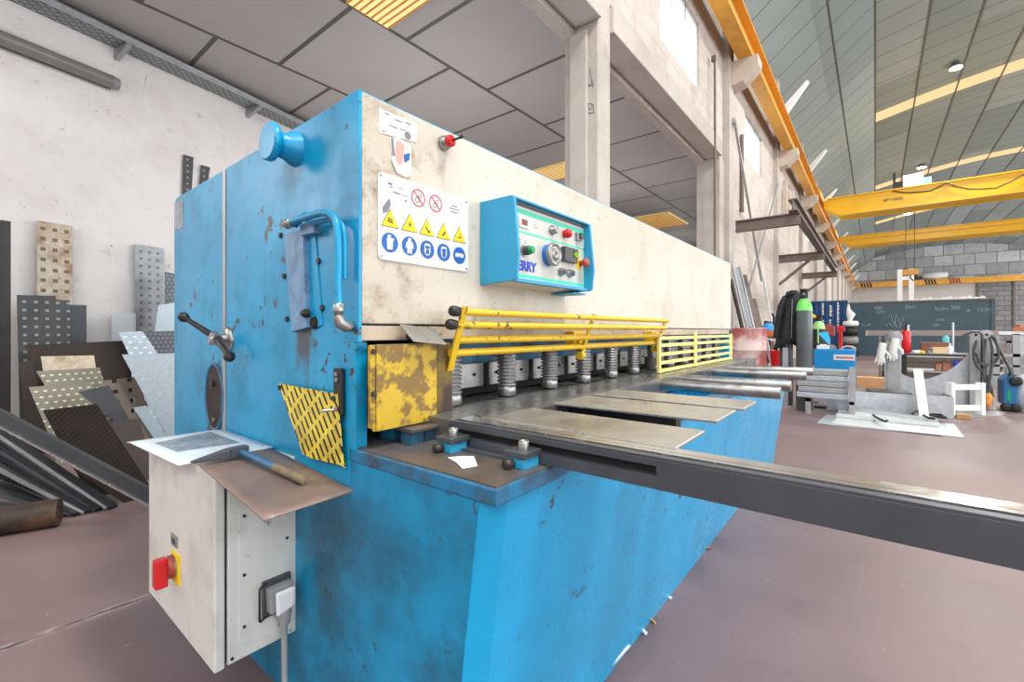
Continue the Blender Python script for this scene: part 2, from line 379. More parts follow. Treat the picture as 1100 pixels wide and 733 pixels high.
# pillars, edge beams
k=0
def trim(mb,m='concrete',bev=.012):
    global k; k+=1; return struct(mb.build('trim_%d'%k,M[m],bevel=bev))
pl=trim(bx(4.716,5.03,2.5,2.95,0,9.2))
mb=MB()
for s_ in ([(627,75),(629,84),(633,92),(637,86)],[(634,72),(635,82),(637,95)],[(628,90),(632,93),(638,90)],[(629,112),(634,111),(638,113)],[(630,119),(631,113),(634,118),(637,114),(638,120)],[(629,122),(638,121)]):
    mb.tube([at(u,v,x=4.715) for u,v in s_],.006,4)
mb.build('pencil_scribble',M['signgrey'],pl)
trim(bx(4.66,4.72,2.62,2.85,0,4.62))
trim(bx(9.98,10.32,2.5,2.96,0,4.7))
for x0 in (10.45,16.65,22.9,29.15,35.4,41.65,47.9,54.1,60.4,66.6,72.9): trim(bx(x0,x0+.38,2.42,2.56,0,9.2))
for (x0,x1) in ((-4,4.716),(5.03,9.98)):
    trim(bx(x0,x1,2.45,2.78,4.70,5.02)); trim(bx(x0,x1,2.81,2.97,4.64,4.98)); trim(bx(x0,x1,2.5,2.56,5.05,5.12))
# hall roof: folded shell, ridge far to the right
prof=[(3.2,7.6),(2.5,8.15),(1.05,9.3),(0,10.15),(-1.4,10.46),(-2.8,10.72),(-4.2,10.93),(-5.6,11.08),(-7.0,11.15),(-8.4,11.08),(-9.8,10.93),(-11.2,10.72),(-12.6,10.46),(-14,10.15),(-15.05,9.3),(-16.5,8.15)]
prof=[(a,b+EYE) for a,b in prof]
def roofmat():
    t=NT('roof_panels'); g=t.co(True); x,y,z=t.sep(g)
    f=t.math('DIVIDE',t.math('ADD',x,t.math('MULTIPLY',0.0,y)),1.2); fr=t.math('SUBTRACT',f,t.math('FLOOR',f))
    ln=t.math('LESS_THAN',fr,.034)
    cell=t.n('ShaderNodeTexWhiteNoise',noise_dimensions='2D'); cb=t.n('ShaderNodeCombineXYZ'); row=t.math('FLOOR',t.math('DIVIDE',y,1.4)); t.l(t.math('FLOOR',t.math('ADD',t.math('DIVIDE',x,7.2),t.math('MULTIPLY',row,.37))),cb.inputs[0]); t.l(row,cb.inputs[1]); t.l(cb.outputs[0],cb.inputs[2]) if False else None
    t.l(cb.outputs[0],cell.inputs['Vector'])
    c=t.mix(cell.outputs['Value'],lin((126,138,134)),lin((156,166,162)))
    c=t.mix(t.ramp(t.noise(g,.5,6,.65),.45,.75,0,.3),c,lin((120,124,122)))
    c=t.mix(ln,c,lin((78,82,82))); t.color(c); t.rough(.6); return t.m
M['roof']=roofmat(); M['roofrib']=plain('roof_rib_grey',(104,108,108),.6)
strips=[13.6,27.1,40.6,54.1,67.6]; SW=1.15
def shell(p0,x0,x1):
    mb=MB()
    for (a,b),(c,d) in zip(p0[:-1],p0[1:]):
        mb.prism([(x0,a,b),(x0,c,d),(x0,c,d+.14),(x0,a,b+.14)],(x1-x0,0,0))
    return mb
r=shell(prof[:4],-4,XE+.3)
e=[-4]+[q for s_ in strips for q in (s_,s_+SW)]+[XE+.3]
for i in range(0,len(e),2):
    q=shell(prof[3:],e[i],e[i+1]); r.add(q.v,q.f)
struct(r.build('ceiling_hall',M['roof']))
rb=MB()
for (a,b) in prof[2:13]: rb.box(-4,XE,a-.03,a+.03,b-.025,b+.03)
struct(rb.build('trim_roof_ribs',M['roofrib']))
M['skylight']=glow('amber_skylight',(255,216,160),1.05)
M['skyframe']=plain('skylight_bar',(150,130,104),.6)
for i,s_ in enumerate(strips):
    p=prof[3:8] if i!=2 else prof[3:6]
    o=struct(shell(prof[3:],s_,s_+SW).build('window_roof_%d'%(i+1),M['skylight']))
    mb=MB()
    for (a,b) in prof[3:12]: mb.box(s_,s_+SW,a-.03,a+.03,b-.02,b+.0)
    mb.build('skylight_bars',M['skyframe'],o)
# far gable wall
M['gable']=wall_panel_mat('gable_translucent_blocks',(222,224,226),(160,163,168),(136,138,142),1.9,1.35,.05)
M['farwhite']=worn('far_white_wall',(206,202,197),(172,167,161),(150,142,138),stain_s=.6,stain_max=.5,chip_s=3,world=True,rough=.8,var=.02)
M['farblock']=wall_panel_mat('far_grey_blocks',(150,148,148),(126,124,126),(100,98,98),1.2,.6,.05)
struct(MB().prism([(XE,a,b) for a,b in prof]+[(XE,-16.5,7.2),(XE,3.2,7.2)],(.3,0,0)).build('wall_far_gable',M['gable']))
struct(bx(XE,XE+.3,-9.9,3.2,0,7.2).build('wall_far',M['farwhite']))
struct(bx(XE+.02,XE+.3,-18,-9.9,0,7.2).build('wall_far_right',M['farblock']))
trim(bx(XE-.15,XE,-10.0,-9.8,0,7.2),'frame'); trim(bx(XE-.12,XE,-13.1,-12.9,0,7.2),'frame')
# corbels and their roof braces
for i in range(11):
    x0=10.62+6.25*i
    trim(MB().prism([(x0,2.5,6.92),(x0,1.91,6.92),(x0,1.91,6.72),(x0,2.2,6.45),(x0,2.5,6.38)],(.42,0,0)),'corbel')
rt=thing('crane_rail','long ochre crane rail beam carried on concrete corbels along the wall','crane rail',(26,2.15,6.92))
bx(-3,XE-.2,2.02,2.30,6.92,6.95).build('bottom_flange',M['ochre'],rt)
bx(-3,XE-.2,2.13,2.19,6.95,7.42).build('web',M['ochre'],rt)
bx(-3,XE-.2,1.98,2.34,7.42,7.46).build('top_flange',M['ochre'],rt)
bx(-3,XE-.2,2.12,2.2,7.46,7.52).build('rail_head',M['frame'],rt)
for i in range(11):
    x0=9.05+6.25*i
    b_=MB().prism([(x0,2.30,7.47),(x0,1.99,7.47),(x0,1.47,8.20),(x0,1.52,8.24)],(.16,0,0)).build('roof_strut',M['paintwhite'])
    tag(b_,'white wedge-shaped strut rising from the crane rail towards the roof','strut','roof struts along the crane rail')
# annex skylights
for i,(x0,x1,y0,y1) in enumerate(((2.82,3.36,2.98,4.62),(8.45,9.25,5.3,6.4),(14.0,15.9,5.0,6.4))):
    o=bx(x0,x1,y0,y1,4.775,4.80).build('window_annex_%d'%(i+1),glow('annex_skylight_%d'%i,(255,226,160),1.0 if i else 1.1)); struct(o)
    mb=MB(); n=int((x1-x0)/.075)
    for j in range(n+1): mb.tube([(x0+j*(x1-x0)/n,y0,4.775),(x0+j*(x1-x0)/n,y1,4.775)],.013,6)
    mb.build('skylight_ridges',M['ochre'],o)
# ---------------------------------------------------------------- light and camera
wd=bpy.data.worlds.new('daylight'); bpy.context.scene.world=wd; wd.use_nodes=True
bg=wd.node_tree.nodes['Background']; bg.inputs[0].default_value=(.93,.97,1,1); bg.inputs[1].default_value=3.3
def area(name,loc,aim,size,power,col=(1,1,1),sy=None):
    l=bpy.data.lights.new(name,'AREA'); l.energy=power; l.size=size; l.color=col
    if sy: l.shape='RECTANGLE'; l.size_y=sy
    o=bpy.data.objects.new(name,l); C.objects.link(o); o.location=loc
    o.rotation_euler=(Vector(aim)-Vector(loc)).to_track_quat('-Z','Y').to_euler(); return o
for i,x0 in enumerate((1.5,13.5,26,40,54,68)): area('high_bay_light',(x0,-3.2,10.0),(x0,-3.2,0),1.4,(900,700,600,600,600,600)[i],(1,.98,.95))
for i,(p,e) in enumerate((((-1.6,4.6,2.7),90),((4.6,4.9,2.5),110),((10.5,5.2,2.6),90),((18,6,2.6),90))):  # added fill lights without fittings, brightening the annex ceiling and wall
    l=bpy.data.lights.new('annex_fill_light','POINT'); l.energy=e; l.shadow_soft_size=.5; l.color=(1,.98,.96)
    o=bpy.data.objects.new('annex_fill_light',l); C.objects.link(o); o.location=p
M['lampglow']=glow('lamp_face',(225,245,255),30)
for i,(u,v,x0) in enumerate(((1027,73,25.0),(990,180,39.0),(975,230,53.0))):
    p=at(u,v,x=x0); s_=(1,1.2,1.4)[i]
    o=thing('high_bay_lamp',('nearest glowing white lamp under the roof by the first amber skylight','glowing white lamp over the nearer yellow crane by the second skylight','small glowing white lamp seen between the two yellow cranes')[i],'lamp',p,'high bay lamps')
    MB().lathe([(.2*s_,0),(.22*s_,.03),(.17*s_,.14),(.09*s_,.2),(.07*s_,.36)],p,(0,0,1)).build('shade',M['metal'],o)
    MB().lathe([(.19*s_,0),(.19*s_,.02)],p-Vector((0,0,.022)),(0,0,1)).build('lamp_face',M['lampglow'],o)
    # stem up to the roof
    yy=p.y
    for (a,b),(c,d) in zip(prof[:-1],prof[1:]):
        if c<=yy<=a: zt=b+(d-b)*(yy-a)/(c-a)
    MB().tube([p+Vector((0,0,.34)),(p.x,p.y,zt)],.03,6).build('stem',M['dark'],o)
cam=bpy.data.cameras.new('camera'); cam.sensor_width=36; cam.lens=36*FPX/1100; cam.shift_y=-10.5/1100
co=bpy.data.objects.new('camera',cam); C.objects.link(co); co.location=(0,0,EYE); co.rotation_euler=(PI/2,0,-math.atan2(CO,SI))
cam.clip_start=.02; cam.clip_end=300
sc=bpy.context.scene; sc.camera=co
sc.view_settings.view_transform='Standard'; sc.view_settings.look='None'; sc.view_settings.gamma=1; sc.view_settings.use_curve_mapping=False
sc.view_settings.exposure=0.1
M['blueside']=blue_side()
# ================================================================ THE SHEAR
S=thing('guillotine_shear','long blue and cream sheet metal guillotine shear with yellow guards in the foreground','shear',(2.5,1.3,0))
def part(mb,name,m,parent=None,bevel=0,label=None,**k):
    o=mb.build(name,M[m] if isinstance(m,str) else m,parent or S,bevel,**k)
    if label: o['label']=label
    return o
X0,X1=.65,4.36
# --- base
lo=[(X0,.70,0),(X0+.04,.665,0),(X1-.04,.665,0),(X1,.70,0),(X1,2.40,0),(X0,2.44,0)]
hi=[(X0,.60,.77),(X0+.04,.562,.77),(X1-.04,.562,.77),(X1,.60,.77),(X1,2.40,.77),(X0,2.44,.77)]
mid=.60/.77
m_=[(a[0]+(b[0]-a[0])*mid,a[1]+(b[1]-a[1])*mid,.60) for a,b in zip(lo,hi)]
b_=MB().loft(lo,m_)
def lerp3(i,z): a,b=lo[i],hi[i]; q=z/.77; return (a[0]+(b[0]-a[0])*q,a[1]+(b[1]-a[1])*q,z)
w=.03
b_.loft([lerp3(0,.6),lerp3(1,.6),lerp3(2,.6),lerp3(3,.6),(X1,.64,.6),(X0,.64,.6)],[hi[0],hi[1],hi[2],hi[3],(X1,.64,.77),(X0,.64,.77)])
b_.box(X0,X0+.25,.64,2.44,.6,.77); b_.box(X1-.06,X1,.64,2.4,.6,.77); b_.box(X0+.25,X1-.06,.86,2.4,.6,.77)
part(b_,'base','bluebase')
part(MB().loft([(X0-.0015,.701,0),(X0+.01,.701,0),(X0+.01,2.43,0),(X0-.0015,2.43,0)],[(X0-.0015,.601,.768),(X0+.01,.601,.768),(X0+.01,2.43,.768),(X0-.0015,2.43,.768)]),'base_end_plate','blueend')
f_=MB().box(X0-.003,.955,.555,1.16,.768,.802); f_.box(.955,X1,.557,.615,.768,.80)
part(f_,'base_flange','bluedirty',bevel=.004)
part(bx(X0+.002,.95,.56,1.155,.802,.806),'worn_top','wornplate')
# --- near side frame
part(MB().prism([(X0-.004,1.047,.705),(X0-.004,1.30,.70),(X0-.004,1.856,.56),(X0-.004,1.856,1.698),(X0-.004,1.047,1.702)],(.049,0,0)),'side_plate','blueside',bevel=.004)
part(MB().box(X0-.007,X0+.0015,1.000,1.062,1.072,1.702).box(X0-.006,X0+.03,1.02,1.06,.80,1.072),'edge_strip','blue',bevel=.0015)
part(bx(X0-.007,X0+.03,1.857,1.883,.56,1.695),'seam_strip','greysteel')
rc=[(X0-.004,1.884,.56),(X0-.004,2.46,.56)]+[(X0-.004,2.46-.04+.04*math.cos(a),1.655+.04*math.sin(a)) for a in [i*PI/12 for i in range(7)]]+[(X0-.004,1.884,1.697)]
part(MB().prism(rc,(.5,0,0)),'rear_cover','blueside',bevel=.006)
part(bx(X0+.045,X1-.05,1.05,1.62,1.10,1.694),'upper_beam','blue')
part(bx(X0+.045,X1-.05,1.4,1.85,.77,1.10),'rear_body','blue')
part(MB().prism([(X1-.05,1.003,.80),(X1-.05,1.90,.80),(X1-.05,1.90,1.70),(X1-.05,1.003,1.70)],(.05,0,0)),'far_side_plate','blue',bevel=.004)
# --- cream front
part(bx(X0+.0016,X1,1.0,1.045,1.119,1.699),'front_panel','cream',bevel=.003)
part(bx(X0+.0016,X1,1.003,1.045,1.076,1.114),'lower_front_strip','creamlow',bevel=.002)
part(bx(X0+.001,X1,1.006,1.06,1.699,1.704),'top_edge','blue')
# --- hold-down beam, blade plates, springs
part(bx(.93,X1-.06,1.10,1.35,.985,1.085),'hold_down_beam','bluedirty')
for i in range(12):
    x=.95+.27*i
    bl=part(bx(x+.01,x+.25,1.088,1.12,.905-.0*i,.99),'blade_plate','metal',bevel=.003)
    mb=MB()
    for q in (.05,.20): mb.lathe([(.006,0),(.006,.004)],(x+q,1.087,.95),(0,-1,0),12)
    mb.build('bolt',M['hole'],bl)
part(bx(.93,X1-.06,1.125,1.34,.875,.99),'blade_gap_shade','hole')  # solid black fill in place of the shade behind the blades
for i in range(12):
    x=.985+.273*i; y=1.03; p=part(MB().lathe([(.030,.0),(.034,.004),(.034,.028),(.03,.034)],(x,y,.872),(0,0,1),20),'pressure_foot','metal')
    mb=MB(); pr=[]
    h=.034; n=11
    for j in range(n):
        z=.034+j*.0125
        pr+=[(.026,z),(.0345,z+.0025),(.0345,z+.0075),(.026,z+.010)]
    part(MB().lathe(pr,(x,y,.872),(0,0,1),20),'spring','spring',p)
# --- table
t_=MB().box(.93,X1,.80,1.55,.80,.868); t_.box(.835,.93,.872,1.12,.806,.868)
part(t_,'table','table',bevel=.003)
part(bx(.95,X1,.80,.838,.868,.8712),'blade_strip','tableedge')
# plates on the left under the yellow box
part(bx(.745,.90,.92,1.112,.838,.848),'side_ledge','wornplate',bevel=.002)
for (a,b,c,d) in ((.755,.79,.93,.98),(.80,.85,.935,.97),(.76,.80,1.02,1.08)): part(bx(a,b,c,d,.806,.838),'ledge_block','bluedirty')
# supports
for (xa,xb,xc,xd,y0) in ((.905,1.100,.902,1.105,.308),(1.243,1.446,1.222,1.43,.318),(1.489,1.668,1.478,1.66,.305)):
    part(MB().prism([(xa,y0,.862),(xb,y0,.862),(xd,.83,.862),(xc,.83,.862)],(0,0,.009)),'support_plate','plate',bevel=.003)
    part(MB().beam(((xa+xb)/2,.45,.835),((xc+xd)/2,.84,.835),.05,.05),'support_rib','dark')
for (x,r) in ((2.15,.026),(2.45,.026),(3.05,.026),(3.41,.026)):
    part(MB().tube([(x,.302,.845),(x,.308,.845),(x,.84,.845)],[r-.004,r,r],20),'support_bar','shaft')
# squaring arm along Y
ba=MB().prism([(.82,.86,.812),(.915,.86,.812),(.915,.86,.858),(.905,.86,.868),(.833,.86,.868),(.82,.86,.862)],(0,-.52,0))
ba=MB()
# body with a long slot in its left face (y .32-.80)
ba.box(.835,.912,-.75,.865,.808,.862)
ba.box(.82,.835,-.75,.315,.808,.862); ba.box(.82,.835,.315,.865,.851,.862); ba.box(.82,.835,.315,.865,.808,.833)
arm=part(ba,'squaring_arm','bar')
part(bx(.834,.8352,.316,.86,.8335,.8505),'arm_slot_shade','hole',arm)  # dark strip painting the shade inside the slot
part(bx(.826,.845,-.75,.865,.862,.8665),'ruler_strip','bar',arm)
part(bx(.851,.868,-.75,.865,.862,.8685),'scale_strip','rail',arm)
part(bx(.874,.908,-.75,.865,.862,.8675),'wear_strip','rail',arm)
# clamps holding the arm
for (x,y) in ((.783,.815),(.788,.60)):
    c_=part(bx(x-.022,x+.030,y-.022,y+.028,.805,.828),'clamp_block','bluepanel',bevel=.002)
    part(bx(x-.026,x+.036,y-.026,y+.032,.828,.842),'clamp_plate','bar',c_,.002)
    part(MB().lathe([(.012,0),(.012,.016),(.010,.019),(.006,.019),(.006,.012)],(x+.004,y,.842),(0,0,1),18),'cap_screw','metal',c_)
    mb=MB().lathe([(.010,0),(.012,.006),(.012,.02),(.008,.022)],(x-.024,y+.01,.816),(-1,.3,0),14).tube([(x-.024,y+.01,.816),(x+.0,y,.816)],.006,8)
    part(mb,'side_screw','dark',c_)
part(bx(.716,.735,.60,.82,.806,.812),'guide_strip','bar') if False else None
part(MB().prism([(.80,.60,.806),(.813,.60,.806),(.813,.83,.806),(.79,.83,.806)],(0,0,.006)),'guide_strip','bar')
# --- front finger guard (tilting yellow ladder)
G=part(MB().tube([(.90,.913,1.155),(2.485,.893,1.156)],.0105,12),'finger_guard','yellow')
for (y0,y1,z,x0) in ((.921,.900,1.118,.895),(.937,.925,1.075,.915),(.950,.945,1.037,.905)):
    part(MB().tube([(x0,y0,z),(2.47,y1,z)],.0115,12),'guard_rail','yellow',G)
for (xt,xb) in ((.912,.912),(1.658,1.658),(2.474,2.474)):
    yt=.905; part(MB().prism([(xt-.011,yt-.012,1.17),(xt-.011,yt-.004,1.17),(xt-.011,.962,.985),(xt-.011,.954,.985)],(.022,0,0)),'guard_upright','yellow',G,.002)
for (x,y,z) in ((.905,.913,1.155),(.90,.921,1.118)):
    part(MB().lathe([(.011,0),(.014,.003),(.0155,.02),(.014,.030),(.009,.034)],(x,y,z),(-1,0,.05),16),'rubber_cap','black',G)
for x in (1.60,2.42): 
    mb=MB().box(x,x+.09,.955,1.0,1.045,1.10); mb.box(x+.02,x+.07,.94,.96,1.05,1.09)
    part(mb,'hinge_bracket','yellow',G,.004)
for x in (1.655,2.47): part(MB().lathe([(.018,-.01),(.018,.012)],(x,.958,1.0),(1,0,0),16),'pivot_disc','yellow',G)
# --- fixed pale guard further along
G2=part(bx(2.43,2.455,.915,.93,.872,1.07),'fixed_guard','paleyellow')
for z in (1.062,1.022,.972,.926,.882): part(bx(2.455,4.05,.916,.926,z-.009,z+.009),'guard_slat','paleyellow',G2)
for (x,zt) in ((3.05,1.10),(3.98,1.08)):
    part(bx(x-.02,x+.02,.908,.916,.874,zt),'guard_post','paleyellow',G2); part(bx(x-.03,x+.04,.916,1.0,1.0,1.02),'guard_stay','paleyellow',G2)
part(MB().lathe([(.03,0),(.03,.06)],(2.41,.96,.90),(0,0,1),16),'guard_foot','dark',G2)
# --- rusty yellow side box with lid
def rr(x0,x1,z0,z1,r,y,corners=(1,1,1,1)):
    pts=[]
    for (cx,cz,a0,on) in ((x1-r,z1-r,0,corners[0]),(x0+r,z1-r,PI/2,corners[1]),(x0+r,z0+r,PI,corners[2]),(x1-r,z0+r,1.5*PI,corners[3])):
        if on:
            for i in range(6): a=a0+i*PI/10; pts.append((cx+r*math.cos(a),y,cz+r*math.sin(a)))
        else: pts.append((cx+(r if a0 in (0,1.5*PI) else -r),y,cz+(r if a0 in (0,PI/2) else -r)))
    return pts
box=part(MB().prism(rr(.668,.925,.852,1.067,.014,.962,(1,0,0,1)),(0,.008,0)),'side_guard_box','rustyellow',label='yellow guard box with paint worn to rust')
part(MB().prism([(.654,.968,1.066),(.667,.966,1.066),(.667,.966,.852),(.664,.968,.852),(.654,.968,.885)],(0,.006,0)),'mounting_flange','rustyellow',box)
part(MB().prism([(.866,.9605,.856),(.923,.9605,.856),(.923,.9605,1.062),(.866,.9605,1.062)],(0,.002,0)),'box_bend','boxdark',box)
part(bx(.668,.676,.97,1.0,.856,1.063),'box_side','rustyellow',box); part(bx(.676,.918,.97,1.0,1.05,1.06),'box_top','rustyellow',box)
for z in (1.05,.945): part(MB().lathe([(.007,0),(.006,.005)],(.661,.966,z),(0,-1,0),10),'flange_bolt','dark',box)
q=[at(429,349.5,y=.99),at(467,355,y=.985),at(479,371,y=.925),at(444,367.5,y=.93)]
part(MB().prism(q,(.001,-.001,.004)),'box_lid','plate',box,.001)
part(MB().lathe([(.010,-.012),(.010,.012)],(.795,.985,1.085),(1,0,0),12),'lid_knob','dark',box)
# --- safety sign
YS=.9985
sg=part(MB().prism(rr(.697,1.027,1.286,1.512,.012,.9965),(0,.0035,0)),'safety_sign','signwhite',label='white safety sign with rows of pictograms')
def poly(pts,y,m,name,par): return MB().prism([(a,y,b) for a,b in pts],(0,.0007,0)).build(name,M[m],par)
def ring(c,r0,r1,y,m,name,par,n=28):
    mb=MB()
    for i in range(n):
        a,b=2*PI*i/n,2*PI*(i+1)/n
        mb.prism([(c[0]+r*math.cos(t),y,c[1]+r*math.sin(t)) for r,t in ((r0,a),(r1,a),(r1,b),(r0,b))],(0,.0007,0))
    return mb.build(name,M[m],par)
def disc(c,r,y,n=28): return [(c[0]+r*math.cos(2*PI*i/n),c[1]+r*math.sin(2*PI*i/n)) for i in range(n)]
def pc(u,v): p=at(u,v,y=.9965); return (p.x,p.z)
ya,yb,yc=.9957,.9950,.9943
for i,(u,v) in enumerate(((449.2,212.8),(467.8,218.8))):
    c=pc(u,v); ring(c,.0215,.0245,yb,'signred','prohibition_ring',sg); d=.0165
    poly([(c[0]-d,c[1]+d+.0017),(c[0]-d-.0017,c[1]+d),(c[0]+d,c[1]-d-.0017),(c[0]+d+.0017,c[1]-d)],yc,'signred','prohibition_bar',sg)
    ring((c[0]-.003,c[1]-.006),.006,.0075,ya,'signblack','pictogram',sg,14); ring((c[0]+.006,c[1]+.006),.005,.0062,ya,'signblack','pictogram',sg,12)
c=pc(488.2,225)
for q,(dz,w_) in enumerate(((.009,.013),(.0,.021),(-.009,.015))):
    for j in range(5): 
        a=c[0]-w_+j*w_*2/5; poly([(a,c[1]+dz-.0016),(a+w_*.3,c[1]+dz-.0016),(a+w_*.3,c[1]+dz+.0016),(a,c[1]+dz+.0016)],ya,'signgrey','print_line',sg)
sym=[[[(-.012,-.004),(.010,-.008),(.012,-.004),(-.010,.0)],[(-.010,.004),(.010,.0),(.008,.004),(-.008,.008)]],
     [[(.002,.012),(-.005,-.001),(.0,-.001),(-.003,-.012),(.006,.003),(.001,.003),(.004,.012)]],
     [[(-.010,.006),(-.006,.009),(.008,-.005),(.012,-.002),(.012,-.012),(.002,-.011),(.005,-.008)]],
     [[(-.009,-.009),(.002,-.009),(.004,.0),(.009,.003),(.007,.008),(.001,.004),(-.002,-.003),(-.008,-.005)]],
     [[(-.010,-.006),(.010,-.004),(.010,.0),(-.002,-.002),(-.009,-.002)],[(.0,.003),(.009,.004),(.005,.008)]]]
for i,(u,v) in enumerate(((418.9,234.5),(439.9,239.6),(458.5,244.3),(476.4,248.5),(493.2,252.3))):
    c=pc(u,v); H_=.0235
    poly([(c[0]-.028,c[1]-H_),(c[0]+.028,c[1]-H_),(c[0],c[1]+H_+.002)],ya,'signblack','triangle_border',sg)
    poly([(c[0]-.0258,c[1]-H_+.0013),(c[0]+.0258,c[1]-H_+.0013),(c[0],c[1]+H_-.001)],yb,'signyellow','warning_triangle',sg)
    for s_ in sym[i]: poly([(c[0]+a*.8,c[1]-.006+b*.8) for a,b in s_],yc,'signblack','pictogram',sg)
man=[(-.004,.021),(.004,.021),(.005,.013),(.011,.008),(.014,-.006),(.010,-.007),(.007,.002),(.008,-.021),(.002,-.021),(.0,-.007),(-.002,-.021),(-.008,-.021),(-.007,.002),(-.010,-.007),(-.014,-.006),(-.011,.008),(-.005,.013)]
glove=[(-.009,-.018),(.008,-.018),(.009,.004),(.013,.010),(.010,.013),(.004,.009),(.002,.020),(-.006,.020),(-.010,.008)]
head=[(-.011,.011),(-.007,.017),(.007,.017),(.011,.011),(.011,-.006),(.006,-.016),(-.006,-.016),(-.011,-.006)]
goggle=[(-.018,.003),(-.012,.007),(-.002,.007),(.0,.004),(.002,.007),(.012,.007),(.018,.003),(.016,-.005),(.006,-.006),(.0,-.001),(-.006,-.006),(-.016,-.005)]
for i,(u,v) in enumerate(((418.8,260.7),(439.8,264.4),(458.9,268.3),(476.6,271.4),(493.3,274.7))):
    c=pc(u,v); poly(disc(c,.026,ya),ya,'signblue','mandatory_disc',sg)
    s_=[glove,man,head,head,goggle][i]; poly([(c[0]+a,c[1]+b) for a,b in s_],yb,'signwhite','pictogram',sg)
    if i in (2,3):
        poly([(c[0]+a*.75,c[1]+.006+b*.28) for a,b in head],yc,'signblue','pictogram',sg); 
        if i==2: poly([(c[0]+a*.55,c[1]-.007+b*.4) for a,b in head],yc,'signblue','pictogram',sg)
        else: poly([(c[0]+a*.6,c[1]-.006+b*.55) for a,b in head],yc,'signblue','pictogram',sg)
for (u,v,du,dv) in ((417,196,4,3),(419,200,3,2),(422,207,8,1),(428,202,5,1),(432,210,6,1.2),(435,215,2,2.5),(424,212,4,1.3)):
    a=pc(u,v); b=pc(u+du,v+dv); poly([(a[0],b[1]),(b[0],b[1]),(b[0],a[1]),(a[0],a[1])],ya,'bluetxt' if v<199 else 'signgrey','print_mark',sg)
poly([pc(411,222),pc(418,213),pc(420,220),pc(416,228),pc(411,229)],ya,'signgrey','print_smudge',sg)
for (x,z) in ((.705,1.503),(1.018,1.503),(.706,1.295),(1.018,1.295)): MB().lathe([(.0035,0),(.003,.002)],(x,.9965,z),(0,-1,0),10).build('sign_rivet',M['metal'],sg)
# notice and worn sticker above
nt=part(MB().prism([(x,.9985,z) for x,z in (pc(408,116),pc(449,133),pc(448,153),pc(408,142))],(0,.0013,0)),'notice','signwhite')
for (u,v,w_) in ((414,121,5),(425,128,7),(436,131,7),(419,134,9),(430,138,6),(411,140,4)):
    a=pc(u,v); poly([(a[0],a[1]-.002),(a[0]+w_*.0028,a[1]-.002),(a[0]+w_*.0028,a[1]+.001),(a[0],a[1]+.001)],.9978,'signgrey','print_line',nt)
poly(disc(pc(438.5,145.5),.011,0,16),.9978,'signgrey','print_oval',nt).scale=(1.0,1,1)
sk=part(MB().prism([(x,.9985,z) for x,z in (pc(419.5,149),pc(427,147),pc(442,156),pc(442,189),pc(436,189.5),pc(427,184),pc(422,172))],(0,.0013,0)),'worn_sticker','signwhite',label='torn sticker with faded pink print')
poly([pc(425.5,152),pc(431,151),pc(435,157),pc(433,176),pc(428,177),pc(424.5,166)],.9979,'signpink','faded_print',sk)
poly([pc(420.5,149),pc(423,148),pc(424.6,168),pc(421.8,167)],.9978,'signgrey','faded_print',sk)
poly([pc(434,166),pc(441,164),pc(440,172),pc(435,175)],.9977,'signblue','faded_print',sk)
poly([pc(422,172),pc(427,184),pc(436,189.5),pc(442,189),pc(442,190.4),pc(435.5,191.2),pc(426,186),pc(421,173)],.9976,'creamlow','torn_edge',sk)
# red signal button with pin
p=at(477,154,y=.995); sb=part(MB().lathe([(.022,0),(.020,.012),(.014,.02)],p,(0,-1,.0),20),'signal_base','metal')
part(MB().lathe([(.015,.018),(.017,.022),(.017,.032),(.013,.036)],p,(0,-1,0),20),'signal_ring','red',sb)
part(MB().tube([p+Vector((0,-.034,0)),p+Vector((.012,-.06,.006))],.0035,8).lathe([(.005,0),(.006,.006),(.004,.01)],p+Vector((.010,-.058,.006)),(.2,-1,.15),10),'signal_pin','dark',sb)
# --- control panel
def planar(name,m,pts,ex,ey,thick,parent=None,origin=None):
    """a flat plate with its own in-plane X,Y; pts are points in the place"""
    ex=Vector(ex).normalized(); ey=Vector(ey); n=ex.cross(ey).normalized(); ey=n.cross(ex)
    O=Vector(origin) if origin is not None else sum((Vector(p) for p in pts),Vector())/len(pts)
    mb=MB().prism([Vector(((Vector(p)-O).dot(ex),(Vector(p)-O).dot(ey),0)) for p in pts],(0,0,-thick))
    me=bpy.data.meshes.new(name); me.from_pydata([tuple(p) for p in mb.v],[],mb.f)
    bm=bmesh.new(); bm.from_mesh(me); bmesh.ops.recalc_face_normals(bm,faces=bm.faces); bm.to_mesh(me); bm.free()
    me.materials.append(M[m] if isinstance(m,str) else m)
    o=bpy.data.objects.new(name,me); C.objects.link(o)
    off=Vector((0,0,0)); q=parent
    while q is not None: off+=q.location; q=q.parent
    R=Matrix((ex,ey,n)).transposed().to_4x4(); o.matrix_basis=Matrix.Translation(O-off)@R
    if parent: o.parent=parent
    return o
cp=part(MB().prism([(1.097,1.0,1.512),(1.097,.888,1.510),(1.097,.886,1.262),(1.097,1.0,1.252)],(.458,0,0)),'control_panel','white',label='blue control box with grey button panel')
for x in (1.085,1.555):
    part(MB().prism([(x,1.0,1.519),(x,.868,1.518),(x,.860,1.511),(x,.842,1.334),(x,.850,1.264),(x,.858,1.256),(x,1.0,1.249)],(.012,0,0)),'end_plate','bluepanel',cp,.002)
part(bx(1.097,1.555,.866,1.0,1.512,1.517),'top_cover','bluepanel',cp); part(bx(1.097,1.555,.868,.892,1.256,1.266),'bottom_lip','bluepanel',cp)
part(bx(1.50,1.60,.90,1.0,1.244,1.25),'bottom_flange','bluepanel',cp)
def fy(z): return .884
def fc(u,v):
    p=at(u,v,y=.884); p=at(u,v,y=fy(p.z)); return p
